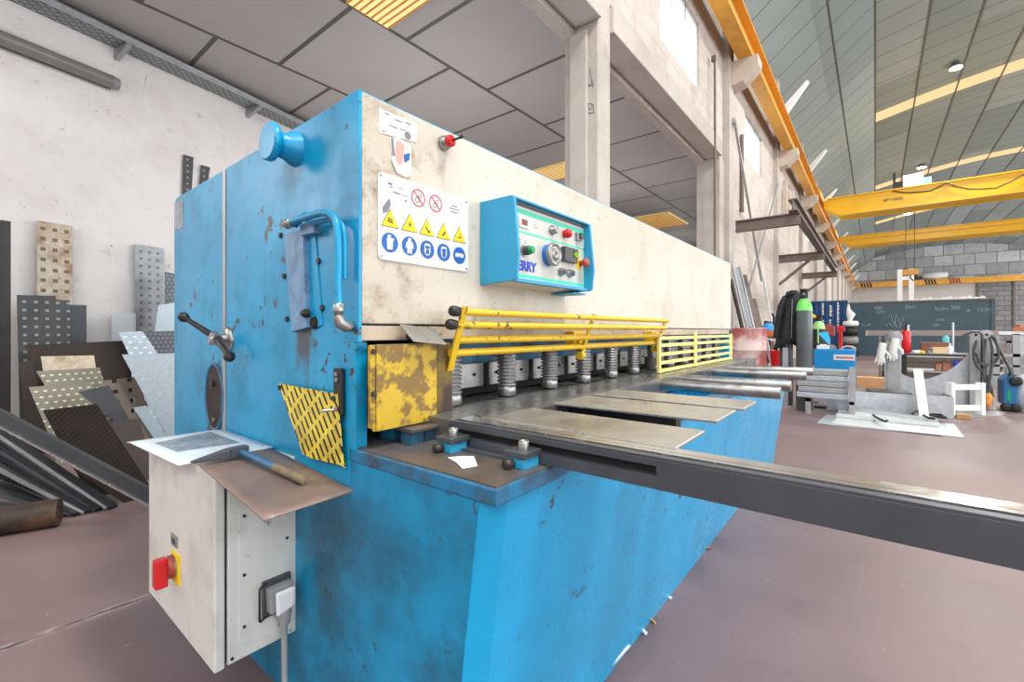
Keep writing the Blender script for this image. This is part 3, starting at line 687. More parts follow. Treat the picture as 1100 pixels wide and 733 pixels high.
def fstrip(z0,z1,m,x0=1.099,x1=1.553): part(MB().prism([(x0,fy(z0)-.001,z0),(x1,fy(z0)-.001,z0),(x1,fy(z1)-.001,z1),(x0,fy(z1)-.001,z1)],(0,.0008,0)),'mint_stripe',m,cp)
part(MB().prism([(1.098,fy(1.27)-.0004,1.268),(1.554,fy(1.27)-.0004,1.268),(1.554,fy(1.503)-.0004,1.510),(1.098,fy(1.503)-.0004,1.510)],(0,.0012,0)),'panel_face','panelgrey',cp)
fstrip(1.476,1.490,'teal'); fstrip(1.415,1.421,'teal'); fstrip(1.272,1.283,'teal'); fstrip(1.499,1.508,'dkgrey')
MB().prism([(1.549,fy(1.28)-.001,1.28),(1.553,fy(1.28)-.001,1.28),(1.553,fy(1.48)-.001,1.48),(1.549,fy(1.48)-.001,1.48)],(0,.0008,0)).build('mint_stripe',M['teal'],cp)
FN=Vector((0,-1,0))
def knob(u,v,prof,m,name,seg=20): return part(MB().lathe(prof,fc(u,v),FN,seg),name,m,cp)
def fbox(u,v,wx,wz,d,m,name,par=None,lift=0):
    p=fc(u,v)+FN*lift; return part(MB().box(p.x-wx/2,p.x+wx/2,p.y-d,p.y+.002,p.z-wz/2,p.z+wz/2),name,m,par or cp,.001)
fbox(562.3,239.3,.052,.034,.004,'signwhite','counter_frame'); fbox(562.6,239.2,.032,.02,.0046,'redlcd','counter_display')
for (u,v) in ((575,242),(577,245),(574.5,244.5),(598,244),(600,246),(558.5,257.5),(564,258.5),(558.5,260),(564,261),(619.5,262),(624,262.5)): fbox(u,v,.012,.0022,.0012,'signgrey','panel_marking')
knob(592.4,247.6,[(.017,0),(.017,.006),(.013,.008),(.013,.022),(.010,.024)],'metal','silver_knob')
knob(606,251.6,[(.014,0),(.014,.010),(.0165,.012),(.0165,.02),(.012,.028),(.004,.031)],'red','red_push_button')
k_=fbox(620,255,.034,.03,.012,'grey','rocker_switch'); fbox(621,254.4,.022,.022,.02,'dkgrey','rocker_key')
knob(563,269.3,[(.020,0),(.020,.006)],'metal','selector_ring'); knob(563.5,269.6,[(.015,.0),(.015,.02),(.013,.023)],'dkgrey','selector_body'); knob(563.5,269.6,[(.0125,.02),(.012,.034),(.009,.036)],'green','green_selector')
knob(588.5,274.4,[(.037,0),(.037,.014),(.032,.018)],'bluering','blue_collar',28); knob(588.5,274.4,[(.030,.014),(.039,.018),(.040,.03),(.036,.034),(.034,.034),(.033,.030),(.018,.031),(.017,.036),(.006,.036),(.005,.032)],'metal','hand_wheel',32)
d_=fbox(609.3,274.6,.088,.052,.020,'dkgrey','display_unit'); fbox(613.6,273.6,.034,.026,.0215,'black','display_window'); 
t_=text_mesh('display_digits','40',.026,M['lcd'],cp,fc(612.4,276.6)-Vector((.006,.0225,0)),(1,0,0),(0,0,1),bold=.0008)
t_['label']='glowing green display digits'
for (u,v) in ((601.5,292.4),(611,294)): knob(u,v,[(.016,0),(.016,.005),(.013,.007),(.013,.020)],'metal','push_button_ring'); knob(u,v,[(.010,.018),(.010,.022),(.008,.023)],'dkgrey','push_button')
p=fc(621.4,283.5); part(MB().prism([p+Vector((a*.019,-.002,b*.023)) for a,b in disc((0,0),1,0,20)],(0,.003,0)),'emergency_stop_plate','signyellow',cp)
knob(622.6,283.2,[(.010,0),(.010,.018),(.0165,.02),(.0175,.03),(.013,.036),(.004,.038)],'redbrown','emergency_stop_button')
text_mesh('maker_lettering','ERRY',.044,M['bluetxt'],cp,Vector((1.131,fy(1.292)-.0015,1.296)),(1,0,0),(0,0,1),bold=.0014)
part(MB().lathe([(.006,0),(.006,.012),(.003,.016)],(1.32,.93,1.513),(0,0,1),10),'top_bolt','dark',cp); part(MB().lathe([(.005,0),(.005,.010)],(1.115,.93,1.518),(0,0,1),10),'top_bolt','redbrown',cp)
# --- fittings on the near side
XS=X0-.0042
kn=part(MB().lathe([(.050,0),(.047,.012),(.038,.03),(.034,.05),(.034,.058),(.050,.062),(.053,.066),(.053,.080),(.049,.084)],(XS,1.325,1.632),(-1,0,0),32),'spool_knob','blue')
hb=part(MB().lathe([(.046,0),(.046,.008),(.038,.013),(.020,.016),(.018,.060),(.014,.064)],(XS,1.829,1.07),(-1,0,0),24),'lever_hub','metal')
c0=Vector((.603,1.829,1.078))
for e,nm in ((Vector((.545,1.963,1.151)),1),(Vector((.600,1.697,1.015)),2)):
    part(MB().tube([c0,e],[.012,.008],12),'lever_arm','dark',hb)
    d=(e-c0).normalized(); part(MB().lathe([(.006,-.018),(.015,-.012),(.0185,0),(.015,.012),(.006,.018)],e,d,18),'lever_ball','black',hb)
part(MB().lathe([(.017,-.02),(.017,.02)],(.603,1.829,1.078),(0,.9,.4),14),'lever_clamp','metal',hb)
el=[(XS,1.966+.088*math.cos(a),.85+.125*math.sin(a)) for a in [2*PI*i/32 for i in range(32)]]
M['slotdark']=steel('rusty_shaded_recess',(58,42,36),.6,.2,.5,14,(24,20,18),.8)  # rust brown, darkened for the shade inside the oval opening
sl=part(MB().prism(el,(-.003,0,0)),'side_slot','slotdark')
part(MB().tube([Vector(q)+Vector((-.002,0,0)) for q in el+[el[0]]],.006,8,False),'slot_rim','bluedirty',sl)
part(MB().lathe([(.010,0),(.010,.008)],(XS-.002,1.955,.765),(-1,0,0),10),'slot_bolt','metal',sl)
part(MB().lathe([(.012,0),(.012,.012)],(XS-.002,1.965,.90),(-1,0,0),10),'slot_bolt','dark',sl)
pk=part(MB().prism([at(305,251,x=.628),at(325,247,x=.628),at(329,352,x=.628),at(313,357,x=.628)],(.021,0,0)),'cover_plate','greyblue',bevel=.002)
part(MB().prism([at(325,248,x=.642),at(338,244,x=.642),at(346,350,x=.642),at(330,353,x=.642)],(.0075,0,0)),'cover_wing','blue',pk,.002)
part(MB().prism([at(322,240.5,x=.622),at(337,238,x=.622),at(337,250,x=.622),at(322,253,x=.622)],(.027,0,0)),'pipe_bracket','greyblue',pk,.002)
part(MB().lathe([(.018,0),(.015,.006)],at(338,347,x=.6425),(-1,0,0),16),'oily_port','hole',pk)
part(MB().lathe([(.013,0),(.013,.01),(.007,.02)],at(331,337,x=.636),(-1,0,0),8),'port_nipple','dark',pk)
for (u,v) in ((302,253),(343,281),(306,297),(347,331),(309,343)): part(MB().lathe([(.009,0),(.008,.006)],at(u,v,x=XS),(-1,0,0),8),'cover_bolt','dark',pk)
pts=[at(u,v,x=.602) for u,v in ((311,239),(320,236),(335,231.5),(346,228.6),(354,229.5),(359.5,234),(362,242),(363,255),(363.5,280),(363,305),(364,326))]
pp=part(MB().tube(pts,.0092,14),'oil_pipe','blue')
part(MB().tube([at(u,v,x=.625) for u,v in ((336,240),(350,236.5),(362,236),(368,243),(370,256),(370,300))],.008,12),'oil_pipe','blue')
part(MB().lathe([(.011,-.014),(.015,-.012),(.015,.012),(.011,.014)],at(311,240,x=.602),(0,1,-.1),6),'pipe_union','metal',pp)
part(MB().lathe([(.009,0),(.014,.004),(.0145,.02),(.0145,.022),(.012,.024),(.012,.045)],at(364,325,x=.602),(0,.03,-1),6),'pipe_nut','metal',pp)
part(MB().tube([at(364,341,x=.602),at(365.5,348,x=.602),at(371,351,x=.615),at(380,350,x=.652)],.014,12),'pipe_elbow','metal',pp)
part(MB().beam(at(316,243,x=.62),at(330,229,x=.645),.02,.01),'pipe_clamp','blue',pp)
M['slotyellow']=patterned('slotted_yellow_guard',(238,212,76),(34,30,26),.0245,.050,.36,.78,.5,.45,.0,(140,110,60),.6,var=.08,rs=9)  # slots are painted dark, standing in for the shadow behind openings
tl,tr,br,bl=[at(u,v,x=.63) for u,v in ((299,412),(362,423.5),(370,503),(325,488))]
ex=(tr-tl).normalized(); 
slg=planar('slotted_guard',M['slotyellow'],[tl,tr,br+Vector((0,.008,.012)),br,br+Vector((0,.022,.004)),bl+Vector((0,-.05,-.004)),bl],((tl-bl).cross((tr-tl).cross(tl-bl))),(tl-bl),.003,S); slg['label']='yellow slotted guard plate bent at its foot'
gb=part(MB().box(.632,.642,1.062,1.100,.885,1.005),'guard_bracket','dark',bevel=.002)
for z in (.99,.975,.90): part(MB().lathe([(.006,0),(.006,.005)],(.632,1.08,z),(-1,0,0),10),'bracket_bolt','metal',gb)
part(MB().tube([(.632,1.09,.897),(.60,1.10,.897)],.004,8),'bracket_pin','metal',gb)
for p in (tl,tr): part(MB().lathe([(.008,0),(.007,.004)],p+Vector((-.001,-.012 if p is tl else .012,-.012)),(-1,0,0),10),'guard_bolt','dark')
part(bx(X0-.0055,X0+.002,2.335,2.45,1.548,1.672),'rating_plate','print')
# --- electrical cabinet
CB=part(bx(.468,.65,1.335,1.93,.215,.73),'electrical_cabinet','white',bevel=.004,label='off-white electrical cabinet on the machine side')
part(bx(.436,.462,1.333,1.932,.212,.733),'cabinet_door','white',CB,.005)
part(bx(.462,.468,1.342,1.92,.222,.722),'door_gap_shade','black',CB)  # black strip put in for the shade of the door gap
sp=rr(.495,.632,.24,.70,.028,1.3343,(0,0,0,1)); part(MB().prism(rr(.495,.632,.245,.705,.03,1.3335,(0,0,1,0)),(0,.002,0)),'side_panel','white',CB,.001)
for (x,z) in ((.508,.60),(.508,.44),(.508,.30),(.622,.64),(.600,.26),(.622,.50),(.478,.23)): part(MB().lathe([(.0045,0),(.004,.003)],(x,1.3335,z),(0,-1,0),8),'panel_screw','dark',CB)
part(bx(.431,.4365,1.60,1.672,.348,.436),'switch_plate','signyellow',CB,.001)
part(MB().lathe([(.033,0),(.033,.012),(.028,.018)],(.431,1.645,.395),(-1,0,0),24),'switch_collar','redbrown',CB)
part(MB().lathe([(.034,0),(.034,.006)],(.433,1.645,.396),(-1,0,0),24),'switch_ring','metal',CB)
part(MB().prism([(.415,1.662,.428),(.415,1.632,.428),(.415,1.628,.345),(.415,1.666,.345)],(-.032,0,0)),'switch_handle','red',CB,.004)
part(bx(.432,.437,1.622,1.676,.452,.486),'switch_label','grey',CB,.001); part(bx(.4312,.4322,1.632,1.667,.460,.476),'label_print','dkgrey',CB)
# socket, plug and cable
part(bx(.552,.63,1.322,1.336,.30,.402),'socket_flange','dkgrey',CB,.003)
so=part(MB().prism([(.560,1.324,.318),(.622,1.324,.318),(.626,1.324,.388),(.556,1.324,.388)],(0,-.030,0)),'plug_housing','grey',CB,.006)
part(MB().prism([(.572,1.294,.312),(.622,1.294,.325),(.624,1.294,.378),(.570,1.294,.378)],(0,-.014,0)),'plug_cap','signwhite',CB,.006)
part(MB().tube([(.562,1.325,.398),(.538,1.31,.396),(.536,1.306,.39),(.536,1.306,.312),(.54,1.31,.306),(.562,1.325,.306)],.0032,8),'locking_bail','dark',CB)
part(MB().lathe([(.020,0),(.021,.014),(.017,.024),(.015,.04)],(.598,1.302,.318),(0,-.1,-1),16),'cable_gland','grey',CB)
part(MB().tube([(.598,1.298,.285),(.597,1.294,.20),(.594,1.285,.10),(.588,1.27,.03),(.560,1.25,.012),(.45,1.22,.012),(.25,1.3,.012),(.0,1.36,.012)],.0085,12),'power_cable','grey',CB)
# ================================================================ LOOSE THINGS ON THE SHEAR
def loose(mb,name,m,label,cat,group=None,bevel=0): return tag(mb.build(name,M[m] if isinstance(m,str) else m,None,bevel),label,cat,group)
g_=[(.375,1.905),(.395,1.462),(.644,1.462),(.644,1.905)]
n=10; mb=MB()
def sheet_grid(c,zf,th,nu=10,nv=8):
    vs=[];fs=[]
    for k_ in (0,1):
        for i in range(nu+1):
            for j in range(nv+1):
                a,b=i/nu,j/nv
                p=[(c[0][q]*(1-a)+c[1][q]*a)*(1-b)+(c[3][q]*(1-a)+c[2][q]*a)*b for q in (0,1)]
                vs.append((p[0],p[1],zf(a,b)+k_*th))
    N=(nu+1)*(nv+1); I=lambda i,j,k_:k_*N+i*(nv+1)+j
    for i in range(nu):
        for j in range(nv):
            fs.append((I(i,j,0),I(i,j+1,0),I(i+1,j+1,0),I(i+1,j,0))); fs.append((I(i,j,1),I(i+1,j,1),I(i+1,j+1,1),I(i,j+1,1)))
    for i in range(nu): fs.append((I(i,0,0),I(i+1,0,0),I(i+1,0,1),I(i,0,1))); fs.append((I(i,nv,0),I(i,nv,1),I(i+1,nv,1),I(i+1,nv,0)))
    for j in range(nv): fs.append((I(0,j,0),I(0,j,1),I(0,j+1,1),I(0,j+1,0))); fs.append((I(nu,j,0),I(nu,j+1,0),I(nu,j+1,1),I(nu,j,1)))
    return MB().add(vs,fs,True)
rs=loose(sheet_grid([(.434,1.46),(.385,.92),(.585,.93),(.640,1.50)],lambda a,b:.735-.010*max(0,(a-.6))**2,.0025),'rusty_sheet_metal','rustsheet','rusty brown sheet metal offcut overhanging the electrical cabinet top','sheet')
ws=loose(sheet_grid([(.375,1.918),(.393,1.462),(.643,1.462),(.643,1.905)],lambda a,b:.7345 if a<.02 else .738+.003*min(1,a*3)*0,.002),'white_sheet','whitesheet','white sheet with grey printed patch lying on the electrical cabinet','sheet')
pr_=[at(166,476,z=.741),at(190,485.5,z=.741),at(258,475.5,z=.741),at(226,464,z=.741)]
pr_=[Vector((min(p.x,.64),p.y,.7402)) for p in pr_]
MB().prism(pr_,(0,0,.0006)).build('printed_patch',M['print'],ws)
HM=thing('hammer','hammer with blue handle lying across the rusty sheet','hammer',(.52,1.25,.738))
M['handleblue']=plain('blue_handle_paint',(44,92,128),.35,0,.15,20)
MB().tube([(.528,1.42,.757),(.530,1.20,.7515)],[.0095,.0095],12).build('handle',M['handleblue'],HM)
MB().tube([(.530,1.20,.7515),(.530,1.05,.7485)],[.0105,.010],12).build('grip',plain('worn_grip',(120,104,80),.7,0,.4,60),HM)
MB().loft([(.405,1.406,.752),(.405,1.412,.752),(.405,1.412,.758),(.405,1.406,.758)],[(.50,1.402,.743),(.50,1.430,.743),(.50,1.430,.772),(.50,1.402,.772)]).box(.50,.548,1.402,1.430,.743,.772).build('head',M['bar'],HM,bevel=.003)
q=[at(481,492,z=.8075),at(497,490.5,z=.8075),at(509,490.8,z=.8075),at(513,501,z=.8075),at(497,504,z=.8075),at(490,497,z=.8075)]
loose(MB().prism(q,(0,0,.0012)),'paper_scrap','paper','torn scrap of white paper on the dirty corner plate of the shear','paper')
# debris along the foot of the base
loose(MB().tube([at(655,716,z=.018),at(660,708,z=.02),at(668,699,z=.018),at(676,694,z=.016)],[.006,.012,.012,.005],8),'crumpled_film','whitesheet','crumpled white plastic film on the floor against the blue base','litter')
loose(MB().tube([at(698,664,z=.006),at(704,670,z=.006)],.004,8),'cigarette_butt',plain('butt_paper',(224,170,100),.7),'orange cigarette butt on the floor beside the blue base','litter')
loose(MB().beam(at(689,676,z=.006),at(694,681,z=.006),.012,.008),'paper_twist','paper','small white twist of paper on the floor beside the blue base','litter')
loose(MB().beam(at(718,642,z=.004),at(722,643,z=.004),.012,.006),'plastic_chip','whitesheet','tiny white chip on floor by the base, farther than the cigarette butt','litter')
loose(MB().tube([at(756,590,z=.006),at(763,588.5,z=.008)],.006,8),'rust_flake','frame','brown rust flake on the floor near the shadow edge of the base','litter')
# ================================================================ ANNEX WALL: TRAY, TUBE LAMP
def wpt(x,z,off=0): return Vector((x+off*.215,wy(x)-off*.977,z))
ty=thing('cable_tray','long perforated steel cable tray running along the white wall under the ceiling','cable tray',wpt(1.5,4.62,.16))
M['mesh']=patterned('perforated_tray',(150,156,156),(74,78,78),.10,.05,.62,.45,.5,.45,.4,var=.08)
# bottom sheet as a planar plate with own X,Y
A=[wpt(-3,4.64,.02),wpt(30,4.64,.02),wpt(30,4.64,.30),wpt(-3,4.64,.30)]
planar('tray_bottom',M['mesh'],A,A[1]-A[0],A[3]-A[0],.003,ty)
MB().prism([wpt(-3,4.64,.30),wpt(-3,4.64,.303),wpt(-3,4.72,.303),wpt(-3,4.72,.30)],wpt(30,4.64)-wpt(-3,4.64)).build('tray_side',M['galv'],ty)
MB().prism([wpt(-3,4.71,.27),wpt(-3,4.71,.31),wpt(-3,4.725,.31),wpt(-3,4.725,.27)],wpt(30,4.64)-wpt(-3,4.64)).build('tray_rim',M['rail'],ty)
for x in (-.6,1.33,3.0,4.7,6.4,8.1):
    MB().prism([wpt(x,4.635,.0),wpt(x,4.635,.32),wpt(x,4.60,.32),wpt(x,4.50,.0)],wpt(.05,0)-wpt(0,0)).build('tray_bracket',M['greysteel'],ty)
tb=thing('tube_light','dark grey tubular lamp fitting on the white wall below the cable tray','lamp',wpt(.3,4.1,.1))
a,b=wpt(-1.2,4.16,.11),wpt(1.26,4.16,.11)
M['tubegl']=plain('dusty_diffuser',(128,125,118),.22,0,.1,4)
MB().tube([a,b],.078,20).build('diffuser',M['tubegl'],tb)
MB().tube([b,b+(b-a).normalized()*.07],[.082,.07],20).build('end_cap',M['grey'],tb)
MB().beam(wpt(-1.2,4.225,.07),wpt(1.27,4.225,.07),.1,.03).build('housing_top',M['black'],tb); MB().beam(wpt(-1.2,4.098,.08),wpt(1.27,4.098,.08),.06,.03).build('housing_bottom',M['black'],tb)
for x in (-.4,.9): MB().beam(wpt(x,4.16,.0),wpt(x,4.16,.06),.06,.05).build('wall_clip',M['dark'],tb)
# ================================================================ SHEETS AND OFFCUTS AGAINST THE WALL
def lean(name,label,px,y0,deg,m,cat='sheet',k=0.22,th=.004,floor=True,group=None):
    tn=math.tan(math.radians(deg)); P=[]
    for (u,v) in px:
        a=ray(u,v); t=(y0+EYE*tn)/(a[1]-k*a[0]-a[2]*tn); P.append(Vector((a[0]*t,a[1]*t,a[2]*t+EYE)))
    ex=Vector((1,k,0)).normalized(); n=Vector((k,-1,tn)).normalized(); ey=n.cross(ex)
    if floor:                                   # the lower edge stands on the floor behind the nearer sheets
        br,bl=P[-2],P[-1]
        def down(p): s_=p.z/ey.z; return p-ey*s_
        P=P[:-1]+[down(br),down(bl),bl] if min(br.z,bl.z)>.01 else P
    o0=sum(P,Vector())/len(P); zmin=min(P,key=lambda p:p.z)
    org=o0-ey*((o0.z-zmin.z)/ey.z)
    o=planar(name,m,P,ex,ey,th,None,org); return tag(o,label,cat,group)
M['tear']=patterned('tear_plate_dark',(82,83,84),(156,158,158),.085,.085,.34,.30,0,.5,.5,raise_=.006)
M['tearrust']=patterned('tear_plate_rusty',(206,196,176),(120,104,86),.10,.115,.42,.34,0,.5,.3,(140,80,36),.9,raise_=.006,rs=1.6)
M['teargrey']=patterned('tear_plate_grey',(156,160,164),(112,114,118),.095,.095,.36,.34,0,.5,.4,raise_=.006)
M['tread']=patterned('tread_plate',(150,145,130),(226,222,206),.056,.05,.42,.30,.5,.4,.5,(128,114,90),.5,raise_=.008)
M['treadbright']=patterned('bright_tread_plate',(170,180,190),(214,222,230),.09,.06,.4,.3,.5,.35,.6,raise_=.006)
M['treaddark']=patterned('dark_checker_plate',(88,94,100),(128,136,142),.05,.05,.5,.34,.5,.45,.5,raise_=.004)
M['checker']=patterned('brown_checker_plate',(36,29,25),(58,47,38),.036,.036,.62,.24,.5,.45,.12,(44,35,30),.8,raise_=.003,diag=True)
M['checker'].node_tree.nodes['Principled BSDF'].inputs['Roughness'].default_value=.7; M['checker'].node_tree.nodes['Principled BSDF'].inputs['Specular IOR Level'].default_value=.15
M['holes']=patterned('square_hole_plate',(140,128,116),(20,20,20),.12,.10,.34,.36,0,.5,.3,(110,88,72),.5,hole=True)
M['galvsheet']=steel('mottled_galvanised_sheet',(176,186,194),.4,.5,.14,26)
M['brownsheet']=steel('brown_hot_rolled_sheet',(60,50,45),.6,.25,.2,5)
M['greysheet']=steel('dark_grey_sheet',(78,80,84),.4,.5,.15,5)
M['bluesheet']=steel('pale_blue_sheet',(170,184,192),.4,.5,.1,5)
M['chip']=steel('chipped_cream_board',(206,192,170),.7,.0,.2,20,(150,128,100),.8)
lean('perforated_plank','tall perforated plank rusting at its foot, propped against the white wall',[(40,237),(78,243),(78,345),(40,342)],7.02,1.0,M['tearrust'])
lean('perforated_plank','tall grey perforated plank against the wall beside the blue machine',[(145,262),(176,267),(176,350),(145,348)],7.05,.8,M['teargrey'])
lean('checker_strip','narrow dark checkered strip standing right beside the machine edge',[(177,292),(192,295),(192,345),(177,345)],6.7,1.5,M['treaddark'])
for (px,lb) in (([(197,166),(208,169),(206,205),(196,205)],'taller perforated strip poking up behind the blue machine'),([(216,177),(226,180),(222,200),(214,200)],'shorter perforated strip poking up behind the blue machine')):
    lean('perforated_strip',lb,px,7.1,.3,M['tear'])
lean('perforated_sheet','dark perforated sheet with punched rows in front of the rusty plank',[(18,317),(60,318),(60,322),(75,323),(75,395),(20,392)],6.55,3,M['tear'])
lean('grey_sheet','narrow dark grey sheet just right of the dark perforated sheet',[(66,327),(93,328),(93,375),(66,375)],6.75,3,M['greysheet'])
lean('pale_board','pale grey board standing low against the white wall',[(120,337),(146,337),(146,372),(120,370)],7.0,.7,M['whitesheet'])
lean('brown_sheet','wide dark brown sheet standing behind the tread plates',[(28,371),(136,366),(150,404),(36,404)],6.1,6,M['brownsheet'])
lean('chipped_board','chipped cream board poking up behind the tread plates',[(44,383),(101,382),(104,402),(47,402)],5.8,8,M['chip'])
lean('tread_plate','upper worn tread plate with raised studs in the sheet heap',[(39,399),(107,395),(115,420),(58,430)],5.45,13,M['tread'])
lean('tread_plate','lower wide tread plate with raised studs in the sheet heap',[(31,416),(98,411),(112,450),(72,480),(58,480)],5.1,15,M['tread'])
lean('smooth_sheet','smooth dark grey sheet with sloping edge in the sheet heap',[(84,421),(117,414),(146,462),(122,452)],4.75,17,M['greysheet'])
lean('square_hole_plate','brown plate punched with square holes beside the galvanised sheet',[(112,409),(147,405),(172,470),(130,470)],5.2,14,M['holes'])
lean('tread_plate','small bright tread plate at the top beside the dark checker plate',[(127,357),(153,356),(172,384),(140,384)],5.9,9,M['treadbright'])
lean('checker_plate','dark checker plate right behind the galvanised sheet',[(150,357),(200,355),(205,384),(160,384)],6.15,8,M['treaddark'])
lean('galvanised_sheet','large mottled galvanised sheet leaning beside the blue machine',[(131,381),(215,379),(215,470),(180,470)],4.95,13,M['galvsheet'])
lean('light_sheet','small pale blue sheet at the machine edge above the checker plate',[(170,328),(195,324),(195,358),(166,358)],6.45,5,M['bluesheet'])
lean('angle_strip','narrow pale grey strip leaning in front of the galvanised sheet',[(143,438),(157,436),(180,470),(166,472)],4.55,16,M['bluesheet'])
lean('checker_plate','large brown checker plate leaning at the front of the heap',[(46,441),(104,434),(166,530),(140,545),(80,505)],3.72,34,M['checker'],k=.05)
lean('black_sheet','black sheet lying back under the brown checker plate',[(58,462),(100,470),(124,546),(104,549)],4.0,36,plain('black_sheet',(30,28,30),.6,.1,.2),k=.05)
lean('rusty_plate','dark rusty plate lying low behind the steel channel under the heap',[(100,455),(150,450),(172,535),(128,548)],4.15,34,M['brownsheet'],k=.05)
lean('brown_plate','dark brown plate edge at the left of the tread plates',[(20,390),(34,388),(50,450),(30,470)],5.7,9,M['brownsheet'])
# long strips propped up with their feet on the floor
M['blacksteel']=plain('black_mill_scale',(52,54,58),.3,.6,.2,6)
ends=[(74,553),(79,552.5),(84,552),(88,551.5),(92,550.5),(96,549.5),(100,548.5),(104,547.5),(108,547),(112,546),(117,545.5),(122,545)]
for i,(u,v) in enumerate(ends):
    a=at(u,v,z=.012); b=at(-12,(540,528,517,506,497,489,482,476,470,464,459,455)[i],y=4.30+.035*i)
    mb=MB().beam(a,b,.045,.007+.006*(i%3),(0,-.2,1))
    tag(mb.build('steel_strip',M[('blacksteel','bar','blacksteel','blacksteel','greysteel','blacksteel')[i%6]]),'dark flat steel strip propped in the bundle at the left edge, foot on the floor','steel strip','flat strips propped at the left edge')
a=at(170,538,z=.10); b=at(-14,441,y=4.15)
sc_=thing('steel_channel','long grey steel channel slanting down across the front of the sheet heap','steel channel',a)
MB().beam(a,b,.03,.085,(0,0,1)).build('web',M['greysheet'],sc_); d_=Vector((.0,-.012,-.049)); MB().beam(a+d_,b+d_,.03,.012,(0,0,1)).build('bright_edge',M['rail'],sc_)
tag(MB().tube([at(64,550,z=.075),at(-14,562,z=.075)],.075,20).build('rusty_tube',steel('rusty_tube',(56,42,35),.6,.2,.3,10,(130,92,62),.5)),'rusty brown tube end lying on the floor at the left edge','tube')
tag(MB().box(.30,.42,6.75,6.87,0,2.2).box(.30,.31,6.70,6.75,0,2.2).build('steel_post',M['dark']),'dark steel post at the left edge of the view in front of the wall','post')
tag(MB().beam((.15,5.2,.95),(.62,5.28,.93),.06,.05).build('timber_batten',M['wood']),'short timber batten end behind the lower tread plate','timber') if False else None
# ================================================================ THE HALL BEYOND
def th(mb,name,m,label,cat,group=None,bevel=0): return tag(mb.build(name,M[m] if isinstance(m,str) else m,None,bevel),label,cat,group)
def sub(mb,name,m,par,bevel=0): return mb.build(name,M[m] if isinstance(m,str) else m,par,bevel)
# --- bridge cranes
def crane(x0,x1,z0,z1,label):
    t=thing('bridge_crane',label,'crane',((x0+x1)/2,-6,z0))
    poly=[(x0,1.93,z1),(x0,1.93,z0+.42),(x0,1.35,z0),(x0,-15.4,z0),(x0,-16.0,z0+.42),(x0,-16.0,z1)]
    sub(MB().prism(poly,(x1-x0,0,0)),'girder','crane',t,.02)
    sub(MB().box(x0-.08,x1+.08,-15.9,1.8,z1,z1+.05),'top_plate','crane',t)
    sub(MB().box(x0-.06,x0,-15.3,1.3,z0-.05,z0+.03).box(x1,x1+.06,-15.3,1.3,z0-.05,z0+.03),'bottom_flange','crane',t)
    sub(MB().box(x0-.7,x1+.7,2.0,2.32,7.53,7.78),'end_carriage','crane',t,.02)
    return t
c1=crane(26.5,27.6,6.62,7.40,'nearer yellow bridge crane with white hoist box and looping black cable')
c2=crane(36.8,38.2,6.70,7.24,'farther yellow bridge crane behind the one with the hoist box')
sub(MB().box(36.74,36.8,-15.5,1.7,7.0,7.06),'girder_stiffener','ochre',c2)
text_mesh('crane_number','N\u00ba 63920',.17,M['frame'],c1,at(949,217,x=26.485),(0,-1,0),(0,0,1),bold=.004)
a,b=at(969,200,x=27.2),at(991,187,x=27.2)
hz=7.45
sub(MB().box(26.8,27.6,b.y,a.y,hz,hz+.62),'hoist_box','paintwhite',c1,.03); sub(MB().box(26.9,27.5,b.y-.28,b.y,hz,hz+.42),'hoist_motor','greyblue',c1,.03)
a=at(962,200,x=26.7); sub(MB().box(26.7,27.3,a.y-.25,a.y+.05,hz,hz+.35).box(26.62,26.70,a.y,a.y+.09,hz-.45,hz+.75),'cable_post','black',c1)
pts=[at(u,v,x=26.40) for u,v in ((959,205),(972,207),(986,206.5),(1000,205),(1010,200),(1018,196),(1026,200),(1040,203),(1055,203),(1070,202),(1084,196),(1100,187),(1120,188))]
sub(MB().tube(pts,.025,6),'festoon_cable','black',c1)
for u in (973,982.5): sub(MB().tube([at(u,231,x=27.9),at(u,291,x=27.9)],.012,5),'hoist_rope','dark',c1)
p=at(978,292,x=27.9); sub(MB().box(p.x-.1,p.x+.1,p.y-.28,p.y+.28,p.z-.15,p.z+.1),'hook_block','ochre',c1,.02)
sub(MB().tube([p,p+Vector((0,0,-.3)),p+Vector((0,-.1,-.42)),p+Vector((0,-.18,-.32))],.03,6),'hook','dark',c1)
# --- far crane track with hazard marks
ft=thing('far_crane_girder','long ochre crane girder with dark hazard stripes before the far end wall','crane girder',(XE-1.5,-6,7.0))
sub(bx(XE-1.9,XE-1.2,-16,1.93,7.0,7.70),'beam','ochre',ft,.02)
for u0 in (925,994,1020):
    for k_ in range(4):
        p=at(u0+k_*3.2,302,x=XE-1.9); y=p.y
        sub(MB().prism([(XE-1.92,y+.12,7.68),(XE-1.92,y-.06,7.68),(XE-1.92,y-.26,7.02),(XE-1.92,y-.08,7.02)],(.018,0,0)),'hazard_stripe','redbrown' if u0>1010 else 'dark',ft)
p=at(991,298,x=XE-1.5)
th(MB().lathe([(.02,-1.2),(.38,-1.1),(.47,0),(.38,1.1),(.02,1.2)],(XE-1.5,p.y-1.2,8.18),(0,1,0),16),'hoist_trolley','paintwhite','white hoist drum riding on the far hazard-striped girder','hoist')
th(MB().box(XE-1.9,XE-1.2,p.y+.1,p.y+1.7,7.7,8.15).box(XE-1.7,XE-1.4,p.y+.5,p.y+1.1,8.15,8.5),'hoist_carriage','black','dark carriage beside the white drum on the far striped girder','hoist')
gf=thing('gantry_frame','white portal frame with two posts standing in front of the far wall','frame',at(971,383,x=34)*1)
gf.location=(34,at(971,360,x=34).y,0)
for u in (966.5,979): p=at(u,300,x=34); sub(bx(33.9,34.1,p.y-.11,p.y+.11,0,4.62),'post','paintwhite',gf,.01)
